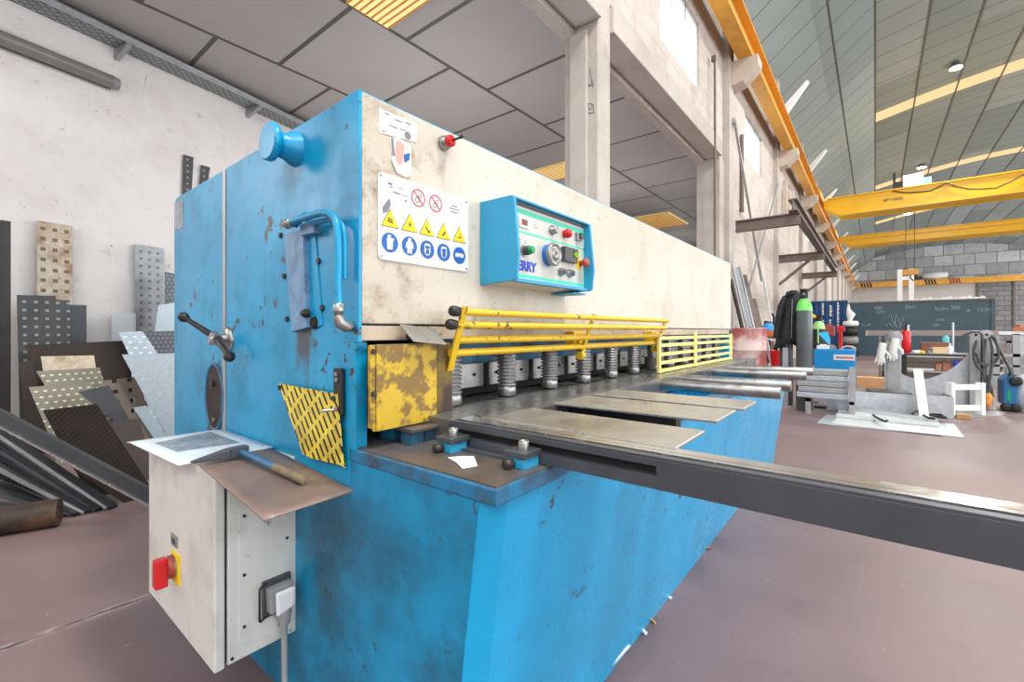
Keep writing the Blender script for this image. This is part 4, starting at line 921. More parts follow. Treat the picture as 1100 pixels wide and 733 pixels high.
sub(bx(33.95,34.05,at(979,300,x=34).y,at(966.5,300,x=34).y,4.0,4.2),'crossbar','paintwhite',gf)
# --- containers
cb=thing('shipping_container','blue corrugated shipping container with columns of white lettering by the wall','container',(27,1.65,0))
M['contblue']=worn('container_blue',(30,74,124),(40,62,90),(120,100,80),stain_s=2,stain_max=.5,chip_s=14,rough=.5)
M['contdark']=worn('dark_slate_green_paint',(62,84,94),(50,66,74),(96,112,118),stain_s=1.2,stain_max=.5,chip_s=9,chip_lo=.66,rough=.45,streak=False)
sub(bx(24.56,30,.95,2.38,0,2.42),'body','contblue',cb)
ys=[.95+.204*i for i in range(8)]
for i,y in enumerate(ys[:-1]):
    if i%1==0: sub(MB().prism([(24.56,y+.02,.1),(24.50,y+.06,.1),(24.50,y+.14,.1),(24.56,y+.18,.1)],(0,0,2.25)),'corrugation','contblue',cb)
sub(bx(24.48,24.58,.93,1.0,0,2.45),'corner_post','contblue',cb); sub(bx(24.48,24.58,.95,2.38,2.36,2.45),'top_rail','contblue',cb)
rnd=random.Random(3)
for (u,v0,v1,w_) in ((884.2,326,338,2.6),(884.8,344,352,2.0),(892.5,328,339,3.0),(892,343.5,353,2.6),(900.3,325,346,2.6),(900.3,348,355,2.2)):
    v=v0
    while v<v1:
        h=rnd.uniform(1.3,2.2); a=at(u-w_/2,v,x=24.49); b=at(u+w_/2-rnd.uniform(0,.8),v+h,x=24.49)
        sub(MB().prism([(24.492,a.y,a.z),(24.492,b.y,a.z),(24.492,b.y,b.z),(24.492,a.y,b.z)],(.006,0,0)),'painted_letter','signwhite',cb); v+=h+rnd.uniform(.35,.9)
dc=thing('dark_container','long dark slate container scribbled with chalk behind the workbench','container',(27.2,-1.4,0))
sub(bx(26,28.4,-3.70,.92,0,2.36),'body','contdark',dc,.01)
sub(MB().box(25.95,26.0,-3.72,-3.60,0,2.38).box(25.95,26.0,.84,.94,0,2.38),'corner_post','contdark',dc); sub(bx(25.95,28.4,-3.7,.92,2.36,2.42),'roof_edge','frame',dc)
M['chalk']=plain('chalk',(150,170,174),.9)
def scrib(pxs,r=.011):
    mb=MB()
    for pl in pxs: mb.tube([at(u,v,x=25.993) for u,v in pl],r,4)
    return sub(mb,'chalk_drawing','chalk',dc)
scrib([[(953,342),(957,338),(959,345),(963,352),(961,354),(956,348),(953,345),(952,351)],[(961,349),(963,338),(965,345),(968,347),(966,353),(963,350)],[(956,354),(960,356)],[(966,342),(969,345),(971,341)]],.016)
for (u,v,s_) in ((939,331,'300'),(941,335.5,'CM'),(1004,332,'5x4m'),(1021,331,'200'),(1038,334,'A'),(1049,333,'12.5m'),(1004,343.5,'1346'),(926,349,'A..42'),(972,330,'25m'),(1001,349,'100')):
    text_mesh('chalk_writing',s_,.19 if v<340 else .15,M['chalk'],dc,at(u,v+1.5,x=25.99),(0,-1,0),(0,0,1),align='LEFT')
for i in range(11):
    p=at(985+i*7,321.5,x=26.2); th(MB().box(26.1,26.3,p.y-.09,p.y+.10,2.42,2.47+.03*(i%3)).box(26.12,26.2,p.y-.04,p.y+.02,2.47,2.5+.03*(i%3)),'offcut','paintwhite','small white offcut in the row along the dark container roof','offcut','offcuts on the dark container roof')
# --- steel runway on the wall
rw=thing('steel_runway','brown-grey steel cantilever runway fixed to the concrete wall under the crane rail','steel frame',(16,1.8,3.4))
def ibeam(a,b,w_=.16,h=.22):
    a=Vector(a);b=Vector(b); return MB().beam(a+Vector((0,0,h/2)),b+Vector((0,0,h/2)),w_,.025).beam(a-Vector((0,0,h/2)),b-Vector((0,0,h/2)),w_,.025).beam(a,b,.03,h)
for x0 in (11.0,16.8,22.6): sub(ibeam((x0,2.42,3.42),(x0,1.2,3.42)),'cantilever','frame',rw)
sub(ibeam((10.7,1.3,3.66),(23.3,1.3,3.66),.16,.22),'runway_beam','frame',rw)
sub(MB().beam((16.8,2.42,2.6),(16.8,1.6,3.3),.08,.08),'knee_brace','frame',rw); sub(MB().beam((22.6,2.42,2.6),(22.6,1.6,3.3),.08,.08),'knee_brace','frame',rw)
for i,(u,v0,v1) in enumerate(((843.5,194,232),(847,204,233),(851,206,234))):
    a,b=at(u,v0,y=2.36),at(u,v1,y=2.36); th(MB().box(a.x-.1,a.x+.1,2.30,2.42,b.z,a.z).box(a.x-.13,a.x+.13,2.36,2.42,b.z-.06,b.z),'wall_duct','corbel','pale upright duct on the wall beside the runway, under the crane rail','duct','wall ducts')
for (p0,p1,lb) in (((789,130),(818,302),'thin steel rod slanting down to the right on the block wall'),((836,198),(804,312),'steel rod slanting down to the left across the other on the block wall')):
    mb=MB().beam(at(*p0,y=2.38),at(*p1,y=2.38),.05,.04); mb.box(at(*p0,y=2.38).x-.05,at(*p0,y=2.38).x+.05,2.36,2.42,at(*p0,y=2.38).z-.05,at(*p0,y=2.38).z+.05)
    th(mb,'brace_rod','greysteel',lb,'rod')
a,b=at(797,145,y=2.5),at(797,224,y=2.5); th(MB().tube([a,b],.04,8).box(b.x-.06,b.x+.06,2.46,2.55,b.z-.08,b.z),'wall_conduit','frame','dark vertical conduit on the wall below the second window','conduit')
a,b=at(768,60,y=2.44),at(768,330,y=2.44); th(MB().tube([a,b],.025,8).box(a.x-.04,a.x+.04,2.42,2.5,a.z-.1,a.z),'wall_cable','frame','long thin vertical cable pipe on the concrete beside the opening','pipe')
# --- profiles leaning on the wall
prs=[((787,284),(803,354),.05,'greysteel'),((791,288),(807,356),.07,'galv'),((794,287),(810,356),.06,'greysteel'),((799,296),(813.5,356),.09,'frame'),((803,318),(815,356),.05,'galv'),((810,322),(818,356),.07,'frame'),((785,300),(797,352),.06,'dark')]
for (p0,p1,w_,m) in prs:
    s_=(p1[0]-p0[0])/(p1[1]-p0[1]); v2=412; a=at(*p0,y=2.36); b=at(p1[0]+(v2-p1[1])*s_,v2,z=.0); b.z=.03
    th(MB().beam(a,b,w_,w_*.8),'steel_profile',m,'steel profile leaning on the wall behind the red drum','steel profile','profiles leaning on the wall')
a=at(817,285,y=2.38); b=at(838,395,z=.02); th(MB().beam(a,b,.05,.05).box(a.x-.04,a.x+.04,a.y-.05,a.y+.03,a.z-.04,a.z+.02),'white_pole','paintwhite','long white pole leaning on the wall right of the grey profiles','pole')
# --- drum
M['drumred']=worn('red_and_white_rusty_drum',(196,110,106),(222,206,202),(140,36,40),stain_s=2.4,stain_lo=.42,stain_hi=.56,stain_max=.85,chip_s=12,chip_lo=.6,chip_hi=.64,rough=.5)
dr=thing('steel_drum','faded red and white rusty steel drum beside the shear end','drum',(9.2,1.83,0))
pr=[(.29,.0),(.31,.01),(.31,.36),(.325,.375),(.325,.39),(.31,.405),(.31,.74),(.325,.755),(.325,.77),(.31,.785),(.31,1.13),(.32,1.14),(.32,1.16),(.29,1.16)]
sub(MB().lathe(pr,(9.2,1.83,0),(0,0,1),32),'barrel','drumred',dr); sub(MB().lathe([(.04,1.158),(.04,1.175)],(9.1,1.75,0),(0,0,1),12),'bung','dark',dr)
# --- gas cylinders and jacket
def bottle(x,y,r,h,label,m,sh,group=None):
    t=thing('gas_cylinder',label,'gas cylinder',(x,y,0))
    sub(MB().lathe([(r*.9,0),(r,.02),(r,h-.30)],(x,y,0),(0,0,1),24),'body',m,t)
    sub(MB().lathe([(r*1.005,h-.302),(r*.97,h-.25),(r*.8,h-.19),(r*.5,h-.145),(r*.34,h-.13)],(x,y,0),(0,0,1),24),'shoulder',sh,t)
    sub(MB().lathe([(r*.25,h-.13),(r*.25,h-.04),(r*.15,h)],(x,y,0),(0,0,1),12).tube([(x-.05,y,h-.07),(x+.05,y,h-.07)],.016,8),'valve','metal',t)
    sub(MB().lathe([(r*.5,h-.13),(r*.5,h-.02),(r*.6,h)],(x,y,0),(0,0,1),8),'valve_guard','dark',t)
    return t
M['cylgreen']=plain('cylinder_green',(116,214,96),.35); M['cyldark']=plain('cylinder_dark',(96,100,102),.25,.35,.15,5); M['cylpale']=plain('cylinder_pale_green',(172,214,140),.4); M['cylolive']=plain('cylinder_olive',(40,48,36),.4,.1,.1)
bottle(7.52,.775,.098,1.69,'tall dark gas cylinder with bright green shoulder beside the hanging black jacket','cyldark','cylgreen')
bottle(7.80,1.03,.09,1.58,'gas cylinder almost hidden under the black jacket','cyldark','cyldark')
cc=bottle(11.8,.95,.115,1.45,'olive gas cylinder with pale green shoulder in front of the blue container','cylolive','cylpale')
sub(MB().box(11.678,11.69,.935,.965,.4,1.16),'pale_stripe','cylpale',cc)
sub(MB().lathe([(.04,0),(.045,.02),(.03,.03)],(11.72,1.04,1.42),(-1,0,0),12).tube([(11.72,1.04,1.42),(11.8,.95,1.40)],.012,6),'pressure_gauge','signyellow',cc)
M['jacket']=plain('black_jacket_cloth',(28,29,34),.75,0,.35,7)
jk=thing('jacket','black work jacket hung over the gas cylinders','jacket',(7.75,.97,.9))
mb=MB(); secs=[]
N=36
for z,rx,ry,oy in ((1.70,.03,.02,-.03),(1.68,.08,.06,-.02),(1.62,.11,.10,-.01),(1.5,.125,.125,.0),(1.36,.13,.135,.01),(1.2,.135,.145,.02),(1.05,.14,.165,.03),(.95,.145,.185,.03),(.90,.135,.19,.03),(.88,.12,.17,.03)):
    secs.append([(7.76+rx*math.cos(a)*(1+.10*math.sin(5*a+z*6)),.955+oy+ry*math.sin(a)*(1+.07*math.sin(7*a+z*4))+.014*math.sin(9*a-z*9),z+.07*math.sin(2*a+.9)*min(1,(1.70-z)*1.6)) for a in [2*PI*i/N for i in range(N)]])
vs=[p for s_ in secs for p in s_]; fs=[(i*N+k_,i*N+(k_+1)%N,(i+1)*N+(k_+1)%N,(i+1)*N+k_) for i in range(len(secs)-1) for k_ in range(N)]
mb.add(vs,fs,True); mb.add(secs[0],[tuple(range(N))])
sub(mb,'jacket_body','jacket',jk)
sub(MB().tube([(7.69,1.03,1.60),(7.64,1.075,1.46),(7.625,1.10,1.30),(7.63,1.125,1.14),(7.64,1.14,1.0)],[.035,.045,.044,.04,.034],12),'sleeve','jacket',jk)
sub(MB().tube([(7.67,.90,1.67),(7.645,.93,1.63),(7.645,.98,1.63),(7.68,1.0,1.67)],[.016,.022,.022,.016],8),'collar','jacket',jk)
sub(MB().tube([(7.628,.93,1.56),(7.615,.935,1.3),(7.608,.94,1.0)],.004,6),'zip','metal',jk)
th(MB().box(7.58,7.66,.985,1.045,0,.86).box(7.54,7.70,.95,1.08,0,.015),'grey_upright','greysteel','short grey steel upright standing below the hanging jacket','post')
# --- tool trolley by the drum
tt=thing('tool_trolley','cluttered steel tool trolley between the drum and the gas cylinders','trolley',(10.0,1.6,0))
sub(bx(9.7,10.3,1.30,1.95,.96,1.0),'top_shelf','frame',tt); sub(bx(9.7,10.3,1.30,1.95,.5,.53),'lower_shelf','frame',tt)
for x in (9.72,10.26):
    for y in (1.32,1.91): sub(bx(x,x+.03,y,y+.03,0,1.0),'leg','frame',tt)
th(MB().prism([(9.75,1.42,1.0),(9.98,1.42,1.0),(10.0,1.40,1.12),(9.73,1.40,1.12)],(0,.34,0)),'orange_crate',plain('orange_plastic',(214,120,74),.5),'small orange plastic crate on top of the tool trolley','crate',None,.01)
th(MB().lathe([(.115,0),(.11,.05),(.085,.10),(.045,.13),(.005,.14)],(9.87,1.60,1.122),(0,0,1),20).lathe([(.15,0),(.15,.008)],(9.87,1.60,1.122),(0,0,1),20),'hard_hat',plain('hat_blue',(40,140,210),.4),'bright blue hard hat on the orange crate of the tool trolley','helmet')
th(MB().box(10.05,10.25,1.55,1.69,1.0,1.2).lathe([(.05,0),(.05,.12)],(10.15,1.60,1.24),(0,1,.2),12).tube([(10.13,1.56,1.2),(10.12,1.54,1.38),(10.05,1.56,1.44)],.02,8),'angle_grinder','dark','dark hand machine standing on the tool trolley behind the hard hat','tool')
th(MB().lathe([(.10,0),(.13,.26),(.14,.27),(.12,.27),(.095,.02)],(9.55,1.28,.53),(0,0,1),20),'red_bucket','red','red bucket at the end of the tool trolley','bucket') if False else th(MB().lathe([(.11,0),(.14,.30),(.145,.31),(.125,.31),(.1,.02)],(9.15,1.32,.45),(0,0,1),20).box(9.05,9.25,1.22,1.42,0,.45),'red_bucket','red','red bucket standing on a low stand left of the jacket','bucket')
th(MB().box(9.8,10.2,1.55,1.9,.53,.9).box(9.85,10.15,1.6,1.85,.9,.93),'maroon_tin',plain('maroon_paint',(130,54,54),.5,0,.2),'maroon tin box on the lower shelf of the tool trolley','box')
th(MB().beam((9.6,1.40,.02),(9.62,1.62,1.05),.05,.05).box(9.56,9.64,1.38,1.44,0,.03),'steel_flat','galv','short bright steel bar leaning on the tool trolley','bar')
# --- blue cabinet with clutter
bc=thing('blue_cabinet','low blue steel cabinet with white lettered sticker behind the rack of tubes','cabinet',(10.75,.6,0))
M['cabblue']=plain('cabinet_blue',(20,140,206),.4,0,.06,4)
sub(bx(10.5,11.05,.292,.93,.05,.755),'body','cabblue',bc,.01); sub(bx(10.52,11.03,.30,.92,0,.05),'plinth','dark',bc)
st=sub(bx(10.494,10.5,at(918,384,x=10.5).y,at(895.5,384,x=10.5).y,at(900,387,x=10.5).z,at(900,381,x=10.5).z),'sticker','signwhite',bc)
for i in range(9):
    y=at(898+i*2.1,384,x=10.49).y; sub(bx(10.490,10.494,y-.022,y,at(900,385.2,x=10.5).z,at(900,383,x=10.5).z),'sticker_letter','signred' if i>3 else 'signgrey',st)
p=[at(878,357.5,x=10.7),at(889.5,356.5,x=10.75),at(892.5,369,x=10.75),at(891,371,x=10.74)]
th(MB().prism(p,(.006,0,0)).box(10.7,10.8,p[3].y-.03,p[3].y+.08,.755,.80),'triangular_offcut',plain('cyan_sheet',(40,176,230),.4),'bright cyan triangular offcut standing on the blue cabinet','offcut')
th(MB().tube([at(903,376,x=10.7),at(905,373.5,x=10.7),at(910,372,x=10.7),at(916,373,x=10.7),at(919,375,x=10.7)],.02,8),'pale_hose',plain('pale_hose',(196,178,176),.5),'pale hose arched over the right end of the blue cabinet','hose')
for i,(u,v,w_,h,m,nm,lb) in enumerate(((884,372,.2,.07,'paintwhite','white_carton','small white carton in the clutter on the blue cabinet'),(877,373,.1,.10,'dark','black_tin','small black tin at the left of the clutter on the blue cabinet'),(894,374,.12,.06,'grey','grey_block','grey block in the middle of the clutter on the blue cabinet'),(899,372.5,.06,.12,'dark','dark_flask','dark flask in the clutter on the blue cabinet'),(888,375.5,.14,.03,'galv','steel_offcut','flat steel offcut in the clutter on the blue cabinet'))):
    p=at(u,v,x=10.62+.02*i); th(MB().box(p.x,p.x+.1,p.y-w_/2,p.y+w_/2,.757,.757+h).box(p.x+.02,p.x+.08,p.y-w_/4,p.y+w_/4,.757+h,.757+h+.02),nm,m,lb,'clutter',None,.004)
rm=thing('red_drill_stand','small red and black drill stand in front of the blue container','tool',(12.4,.72,0))
sub(MB().box(12.2,12.6,.5,.95,0,.7),'stand','dark',rm); sub(MB().box(12.3,12.45,.78,.86,.7,1.26).box(12.28,12.5,.70,.88,1.0,1.22),'drill_body','redbrown',rm,.01); sub(MB().box(12.3,12.42,.56,.63,.7,1.22).box(12.28,12.4,.52,.66,1.1,1.2),'drill_column','red',rm,.01)
# --- rack of square tubes
rk=thing('tube_rack','low steel rack with upright stops holding grey square tubes','rack',(7.45,.5,0))
for y in (.235,.70): sub(bx(7.56,7.62,y-.03,y+.03,0,.62),'rack_post','greysteel',rk); sub(bx(7.22,7.62,y-.03,y+.03,.16,.20),'rack_arm','greysteel',rk)
sub(bx(7.22,7.28,.20,.26,0,.64),'rack_post','greysteel',rk); sub(bx(7.22,7.28,.67,.73,0,.2),'rack_post','greysteel',rk)
for r in range(5):
    for c in range(3):
        x=7.30+.085*c; z=.205+.078*r
        th(MB().box(x,x+.075,.27+.01*((r*c)%3),.84-.02*(r%2),z,z+.07),'square_tube','greysteel' if (r+c)%3 else 'galv','grey square steel tube stacked in the low rack','steel tube','square tubes in the low rack',.006)
# --- sheet offcuts on the floor
def flat(px,z,th_,name,m,label):
    return th(MB().prism([at(u,v,z=z) for u,v in px],(0,0,th_)),name,m,label,'sheet',None,.001)
flat([(877,455),(893,457),(1036,470.5),(1025,456),(888,446)],.002,.006,'steel_sheet','galv','lowest grey sheet of the pile on the red floor, longest to the right')
flat([(893,455.5),(1012,468),(1009,459),(899,449)],.010,.006,'steel_sheet','sheetwhite','white sheet strip lying on the lowest sheet of the floor pile')
q=[at(899,448.5,z=.018),at(1009,459,z=.018),at(1008,455,z=.018),at(901,439.5,z=.018)]
mb=MB().prism(q,(0,0,.004)); mb.prism([q[0],q[1],q[1]+Vector((.003,.01,0)),q[0]+Vector((.003,.01,0))],(0,0,.05)); mb.prism([q[3],q[2],q[2]+Vector((.003,.0,0)),q[3]+Vector((.006,.0,0))],(0,0,.05))
th(mb,'folded_channel','sheetwhite','bright white folded channel on top of the floor pile','channel')
for (pl,lb) in (([(938,446),(944,450),(951,453),(953,452)],'black strap lying at the left on the white folded channel'),([(980,445),(986,441),(992,446),(997,449),(1004,450)],'black strap crumpled at the foot of the white flat bar'),([(986,444),(996,445),(1008,448),(1016,449),(1012,446),(1000,445)],'black strap looped toward the right end of the floor pile')):
    th(MB().tube([at(u,v,z=.075) for u,v in pl],.014,6),'black_strap','black',lb,'strap')
a,b=at(888,440.5,z=.001),at(1024.7,450.5,z=.001); d=(b-a).normalized(); nrm=Vector((-d.y,d.x,0)); nrm=nrm if nrm.x>0 else -nrm
tr=thing('folded_trough','long pale folded steel trough standing on the floor behind the sheet pile','trough',(a+b)/2)
sub(MB().prism([a,b,b+nrm*.004,a+nrm*.004],(0,0,.28)),'front_wall','galv',tr); sub(MB().prism([a,b,b+nrm*.42,a+nrm*.42],(0,0,.004)),'floor_plate','galv',tr); sub(MB().prism([a+nrm*.416,b+nrm*.416,b+nrm*.42,a+nrm*.42],(0,0,.28)),'rear_wall','galv',tr)
sub(MB().prism([b,b+nrm*.42,b+nrm*.42-d*.004,b-d*.004],(0,0,.28)),'end_wall','galv',tr)
f0=a+(b-a)*.38; f1=a+(b-a)*.70
th(MB().prism([f0+Vector((0,0,.281)),f1+Vector((0,0,.281)),f1+nrm*.44+Vector((0,0,.281)),f0+nrm*.44+Vector((0,0,.281))],(0,0,.012)),'dark_plate','greysheet','dark flat plate lying across the top of the pale trough','plate')
p0=at(993,450,z=.034); p1=at(986,397,x=p0.x+.27)
th(MB().beam(p0,p1,.09,.012,(0,.0,1)).beam(p0+Vector((.0,-.04,0)),p0+Vector((0,.04,0)),.02,.02),'flat_bar','paintwhite','white flat bar leaning against the front of the pale trough','bar')
# white U frame
uf=thing('steel_stand','small white H-shaped steel stand standing on a flat grey sheet','stand',(8.3,-.92,0))
A,B=Vector((8.18,-.765,.012)),Vector((8.42,-1.07,.012))
for q in (A,B): sub(MB().beam(q,q+Vector((0,0,.42)),.085,.05,(1,-1,0)),'upright','paintwhite',uf,.004)
for z in (.36,.09): sub(MB().beam(A+Vector((0,0,z)),B+Vector((0,0,z)),.04,.07),'crossbar','paintwhite',uf,.004)
flat([(1027,449),(1075,447),(1082,443),(1030,441)],.002,.008,'steel_sheet','greysteel','flat grey sheet on the floor under the white stand')
p=at(1031,449,z=0); th(MB().box(p.x-.2,p.x-.10,p.y-.06,p.y+.06,.0,.06).box(p.x-.19,p.x-.11,p.y-.05,p.y+.05,.06,.07),'wood_block','wood','small pale wood block on the floor beside the white stand','block') if False else th(MB().box(7.93,8.05,-.93,-.80,0,.06),'wood_block','wood','small pale wood block on the floor in front of the white stand','block',None,.006)
# --- plate with arc cut
arc=[(950,384),(954,390.5),(960,396),(968,401.5),(977,405.5),(987,407.6),(998,406.8),(1008,403.5),(1018,398.8),(1028,392.5),(1037,384),(1044,374),(1047,369),(1058,369),(1060,437),(950,437)]
P=[at(u,v,x=9.35) for u,v in arc]
for q in P[-2:]: q.z=.0
th(MB().prism(P,(.012,0,0)),'arc_plate','galv','large grey steel plate standing on edge with a round bite cut out','plate')
# --- glove post and gloves
gp=thing('roller_stand','grey post stand with rounded cap where white gloves hang','stand',(8.8,-.15,0))
y0=at(960,380,x=8.75).y
sub(bx(8.70,8.84,y0-.085,y0+.085,0,.98),'post','greysteel',gp,.01); sub(MB().lathe([(.10,.96),(.105,1.0),(.095,1.06),(.05,1.09),(.005,1.095)],(8.77,y0,0),(0,0,1),20),'cap',plain('grey_cap',(140,134,140),.5),gp); sub(bx(8.6,8.94,y0-.15,y0+.15,0,.012),'foot_plate','greysteel',gp)
M['glove']=plain('white_leather',(226,226,222),.7,0,.08,20)
def glove(pts_cuff,dirs,label,base):
    t=thing('work_glove',label,'glove',base,None)
    b=Vector(base)
    sub(MB().tube([b,b+Vector((0,.015,-.10)),b+Vector((0,.03,-.19)),b+Vector((0,.035,-.24))],[.045,.052,.05,.042],14),'cuff_and_palm','glove',t)
    for i,(dy,dz) in enumerate(((-.035,-.30),(-.012,-.33),(.014,-.33),(.04,-.30))): 
        s_=b+Vector((-.005,.03+dy*.8,-.21)); e=b+Vector((-.03+.008*i,.04+dy*1.4,dz)); sub(MB().tube([s_,(s_+e)/2+Vector((-.012,0,0)),e],[.017,.017,.011],8),'finger','glove',t)
    sub(MB().tube([b+Vector((-.01,-.02,-.12)),b+Vector((-.03,-.07,-.18)),b+Vector((-.03,-.075,-.23))],[.02,.018,.012],8),'thumb','glove',t)
    return t
g1=glove(None,None,'white work glove hanging at the front of the grey post stand',(8.63,y0-.02,1.0)); g2=glove(None,None,'white work glove hanging lower left on the grey post stand',(8.64,y0+.12,.93))
# --- workbench behind the plate
yb0,yb1=at(968,381,x=11).y,at(1050,381,x=11).y
wb=thing('workbench','long dark topped workbench behind the plate with the round bite','workbench',(11.4,(yb0+yb1)/2,0))
sub(bx(11,11.8,yb1,yb0,.655,.70),'worktop','greysheet',wb,.004); sub(bx(11.05,11.75,yb1+.05,yb0-.05,.36,.39),'shelf','greysteel',wb)
for x in (11.03,11.71):
    for y in (yb1+.02,yb0-.08): sub(bx(x,x+.06,y,y+.06,0,.655),'leg','dark',wb)
def on(u,z0,h,r,name,m,label,cat,x=11.3,prof=None,extra=None):
    p=at(u,380,x=x); mb=MB().lathe(prof or [(r,0),(r,h)],(x,p.y,z0),(0,0,1),18); return th(mb,name,m,label,cat)
fx=thing('fire_extinguisher','red fire extinguisher standing on the workbench','fire extinguisher',(11.3,at(973,370,x=11.3).y,.70)); y=fx.location.y
sub(MB().lathe([(.07,0),(.075,.01),(.075,.36),(.05,.41),(.03,.43)],(11.3,y,.70),(0,0,1),20),'tank','red',fx); sub(MB().lathe([(.025,0),(.025,.06)],(11.3,y,1.13),(0,0,1),10).box(11.22,11.32,y-.015,y+.015,1.16,1.2).box(11.22,11.32,y-.015,y+.015,1.21,1.23),'valve','dark',fx); sub(bx(11.226,11.24,y-.05,y-.02,1.1,1.22),'tag','signwhite',fx)
ya_,yb_=at(990,370,x=11.4).y,at(1019,370,x=11.4).y
th(MB().box(11.45,11.75,yb_,ya_,.70,.875).box(11.44,11.76,yb_-.01,ya_+.01,.875,.89),'brown_box',plain('brown_card',(140,92,70),.7,0,.2),'long brown box at the back of the workbench','box',None,.005)
ya_,yb_=at(1002,376,x=11.1).y,at(1022.5,376,x=11.1).y
th(MB().box(11.1,11.3,yb_,ya_,.70,.80).box(11.09,11.31,yb_-.004,ya_+.004,.80,.81),'cream_carton',plain('cream_card',(230,206,164),.7),'pale cream carton in front of the brown box on the workbench','carton',None,.003)
on(998.5,.70,.09,.04,'wire_spool','grey','small grey wire spool beside the cream carton','spool',11.1,[(.05,0),(.05,.012),(.022,.015),(.022,.085),(.05,.088),(.05,.10)])
on(985,.70,.05,.06,'white_roll','paintwhite','white roll of tape lying near the extinguisher','tape',11.15,[(.07,0),(.07,.05),(.04,.05)])
on(991,.70,.03,.03,'yellow_tin','signyellow','low yellow tin beside the white tape roll','tin',11.1,[(.04,0),(.04,.035),(.036,.04)])
on(1020.5,.70,.18,.03,'white_bottle','paintwhite','white bottle right of the cream carton','bottle',11.12,[(.035,0),(.035,.12),(.014,.15),(.014,.19)])
on(1016,.89,.1,.05,'turquoise_can',plain('turquoise',(110,196,206),.4),'turquoise can standing on the brown box','can',11.6,[(.05,0),(.05,.1),(.03,.12),(.03,.14)])
p=at(1023.5,380,x=11.5); th(MB().tube([(11.5,p.y,.70),(11.5,p.y,1.26)],.018,8).lathe([(.05,0),(.05,.012)],(11.5,p.y,.70),(0,0,1),12),'upright_rod','galv','thin pale rod standing upright on the workbench','rod')
on(1027,.39,.2,.03,'blue_bottle','bluetxt','dark blue spray bottle under the workbench top','bottle',11.1,[(.035,0),(.035,.16),(.014,.19),(.014,.22)])
for i,(u,w_,lb) in enumerate(((1009,.10,'brown parcel on the workbench shelf, left of the other'),(1016,.12,'brown parcel on the workbench shelf, middle one'),(1033,.12,'brown parcel on the workbench shelf near the dark hoses'))):
    p=at(u,390,x=11.2); th(MB().box(11.15,11.4,p.y-w_/2,p.y+w_/2,.392,.52+.02*i).box(11.2,11.3,p.y-w_/4,p.y+w_/4,.52+.02*i,.53+.02*i),'parcel',plain('parcel_brown_%d'%i,(168,118-8*i,90),.7),lb,'parcel',None,.006)
# long pale tube on trestles
a,b=at(930,357.5,x=12.6),at(1072,357,x=12.6); z=a.z=b.z=1.06
lt=thing('long_tube','long pale square tube resting on trestles behind the workbench','tube',(12.6,(a.y+b.y)/2,0)); 
M['paletube']=plain('pale_tube',(150,138,130),.5,.2)
sub(MB().beam(a,b,.09,.11),'tube','paletube',lt,.005); sub(MB().beam(a,a+Vector((0,-.03,0)),.092,.112),'tube_end','corbel',lt)
for q in (.12,.9):
    y=a.y+(b.y-a.y)*q
    sub(MB().beam((12.3,y,0),(12.58,y,1.0),.04,.04).beam((12.9,y,0),(12.62,y,1.0),.04,.04).beam((12.4,y,.4),(12.8,y,.4),.03,.03),'trestle','frame',lt)
# stacked profiles on the floor beyond
for i in range(16):
    th(MB().box(14.0+.2*(i%4),14.15+.2*(i%4),-2.1,-.25+.06*(i%3),.0+.13*(i//4),.12+.13*(i//4)).box(14.02+.2*(i%4),14.13+.2*(i%4),-2.12,-2.1,.01+.13*(i//4),.11+.13*(i//4)),'long_profile','greysteel' if i%2 else 'frame','long grey profile in the stack on the floor behind the workbench','profile','profiles stacked behind the workbench')
# --- hose posts with torch hoses
hp=thing('torch_stand','twin grey rounded posts draped with black welding hoses','stand',(9.25,-1.15,0))
for u in (1048.5,1060): 
    y=at(u,380,x=9.2).y
    pts=[(9.2,y-.065,0),(9.2,y-.065,1.05)]+[(9.2,y-.065*math.cos(a),1.05+.065*math.sin(a)) for a in [PI*i/10 for i in range(1,10)]]+[(9.2,y+.065,1.05),(9.2,y+.065,0)]
    sub(MB().prism(pts,(.06,0,0)),'post','greysteel',hp,.004); sub(MB().lathe([(.018,0),(.018,.004)],(9.2,y,1.05),(-1,0,0),12),'post_hole','hole',hp)
sub(bx(9.1,9.4,at(1064,380,x=9.2).y-.05,at(1045,380,x=9.2).y+.05,0,.02),'foot_plate','greysteel',hp)
for pts in ([(1027,374),(1030,366),(1036,360),(1044,357),(1051,356.5),(1055,360),(1056,372),(1056,390),(1058,410),(1061,425)],[(1049,366),(1046,376),(1046,386),(1050,394),(1056,400),(1061,404)],[(1049,380),(1052,389),(1058,394),(1062,392)],[(1063,362),(1066,376),(1066,392),(1063,408),(1062,422)],[(1065,360),(1070,368),(1076,380),(1084,395),(1087,402)],[(1059,364),(1057,385),(1060,406),(1065,418),(1066,426),(1063,430),(1060,426)],[(1068,362),(1072,372),(1073,384),(1069,390)]):
    sub(MB().tube([at(u,v,x=9.02+.008*(len(pts)%4)) for u,v in pts],.016,8),'hose','dkgrey',hp)
p=at(1072,384,x=9.15); sub(MB().tube([p,p+Vector((0,.03,-.07)),p+Vector((0,.07,-.1))],.022,8),'torch_nozzle','metal',hp)
th(MB().tube([at(1061,421,x=9.05),at(1063,427,x=9.02),at(1060.5,432,x=9.04),at(1063,437,x=9.05)],[.02,.04,.045,.03],8),'orange_rag',plain('orange_cloth',(226,150,70),.8,0,.3,20),'orange rag hanging low on the twin hose posts','rag')
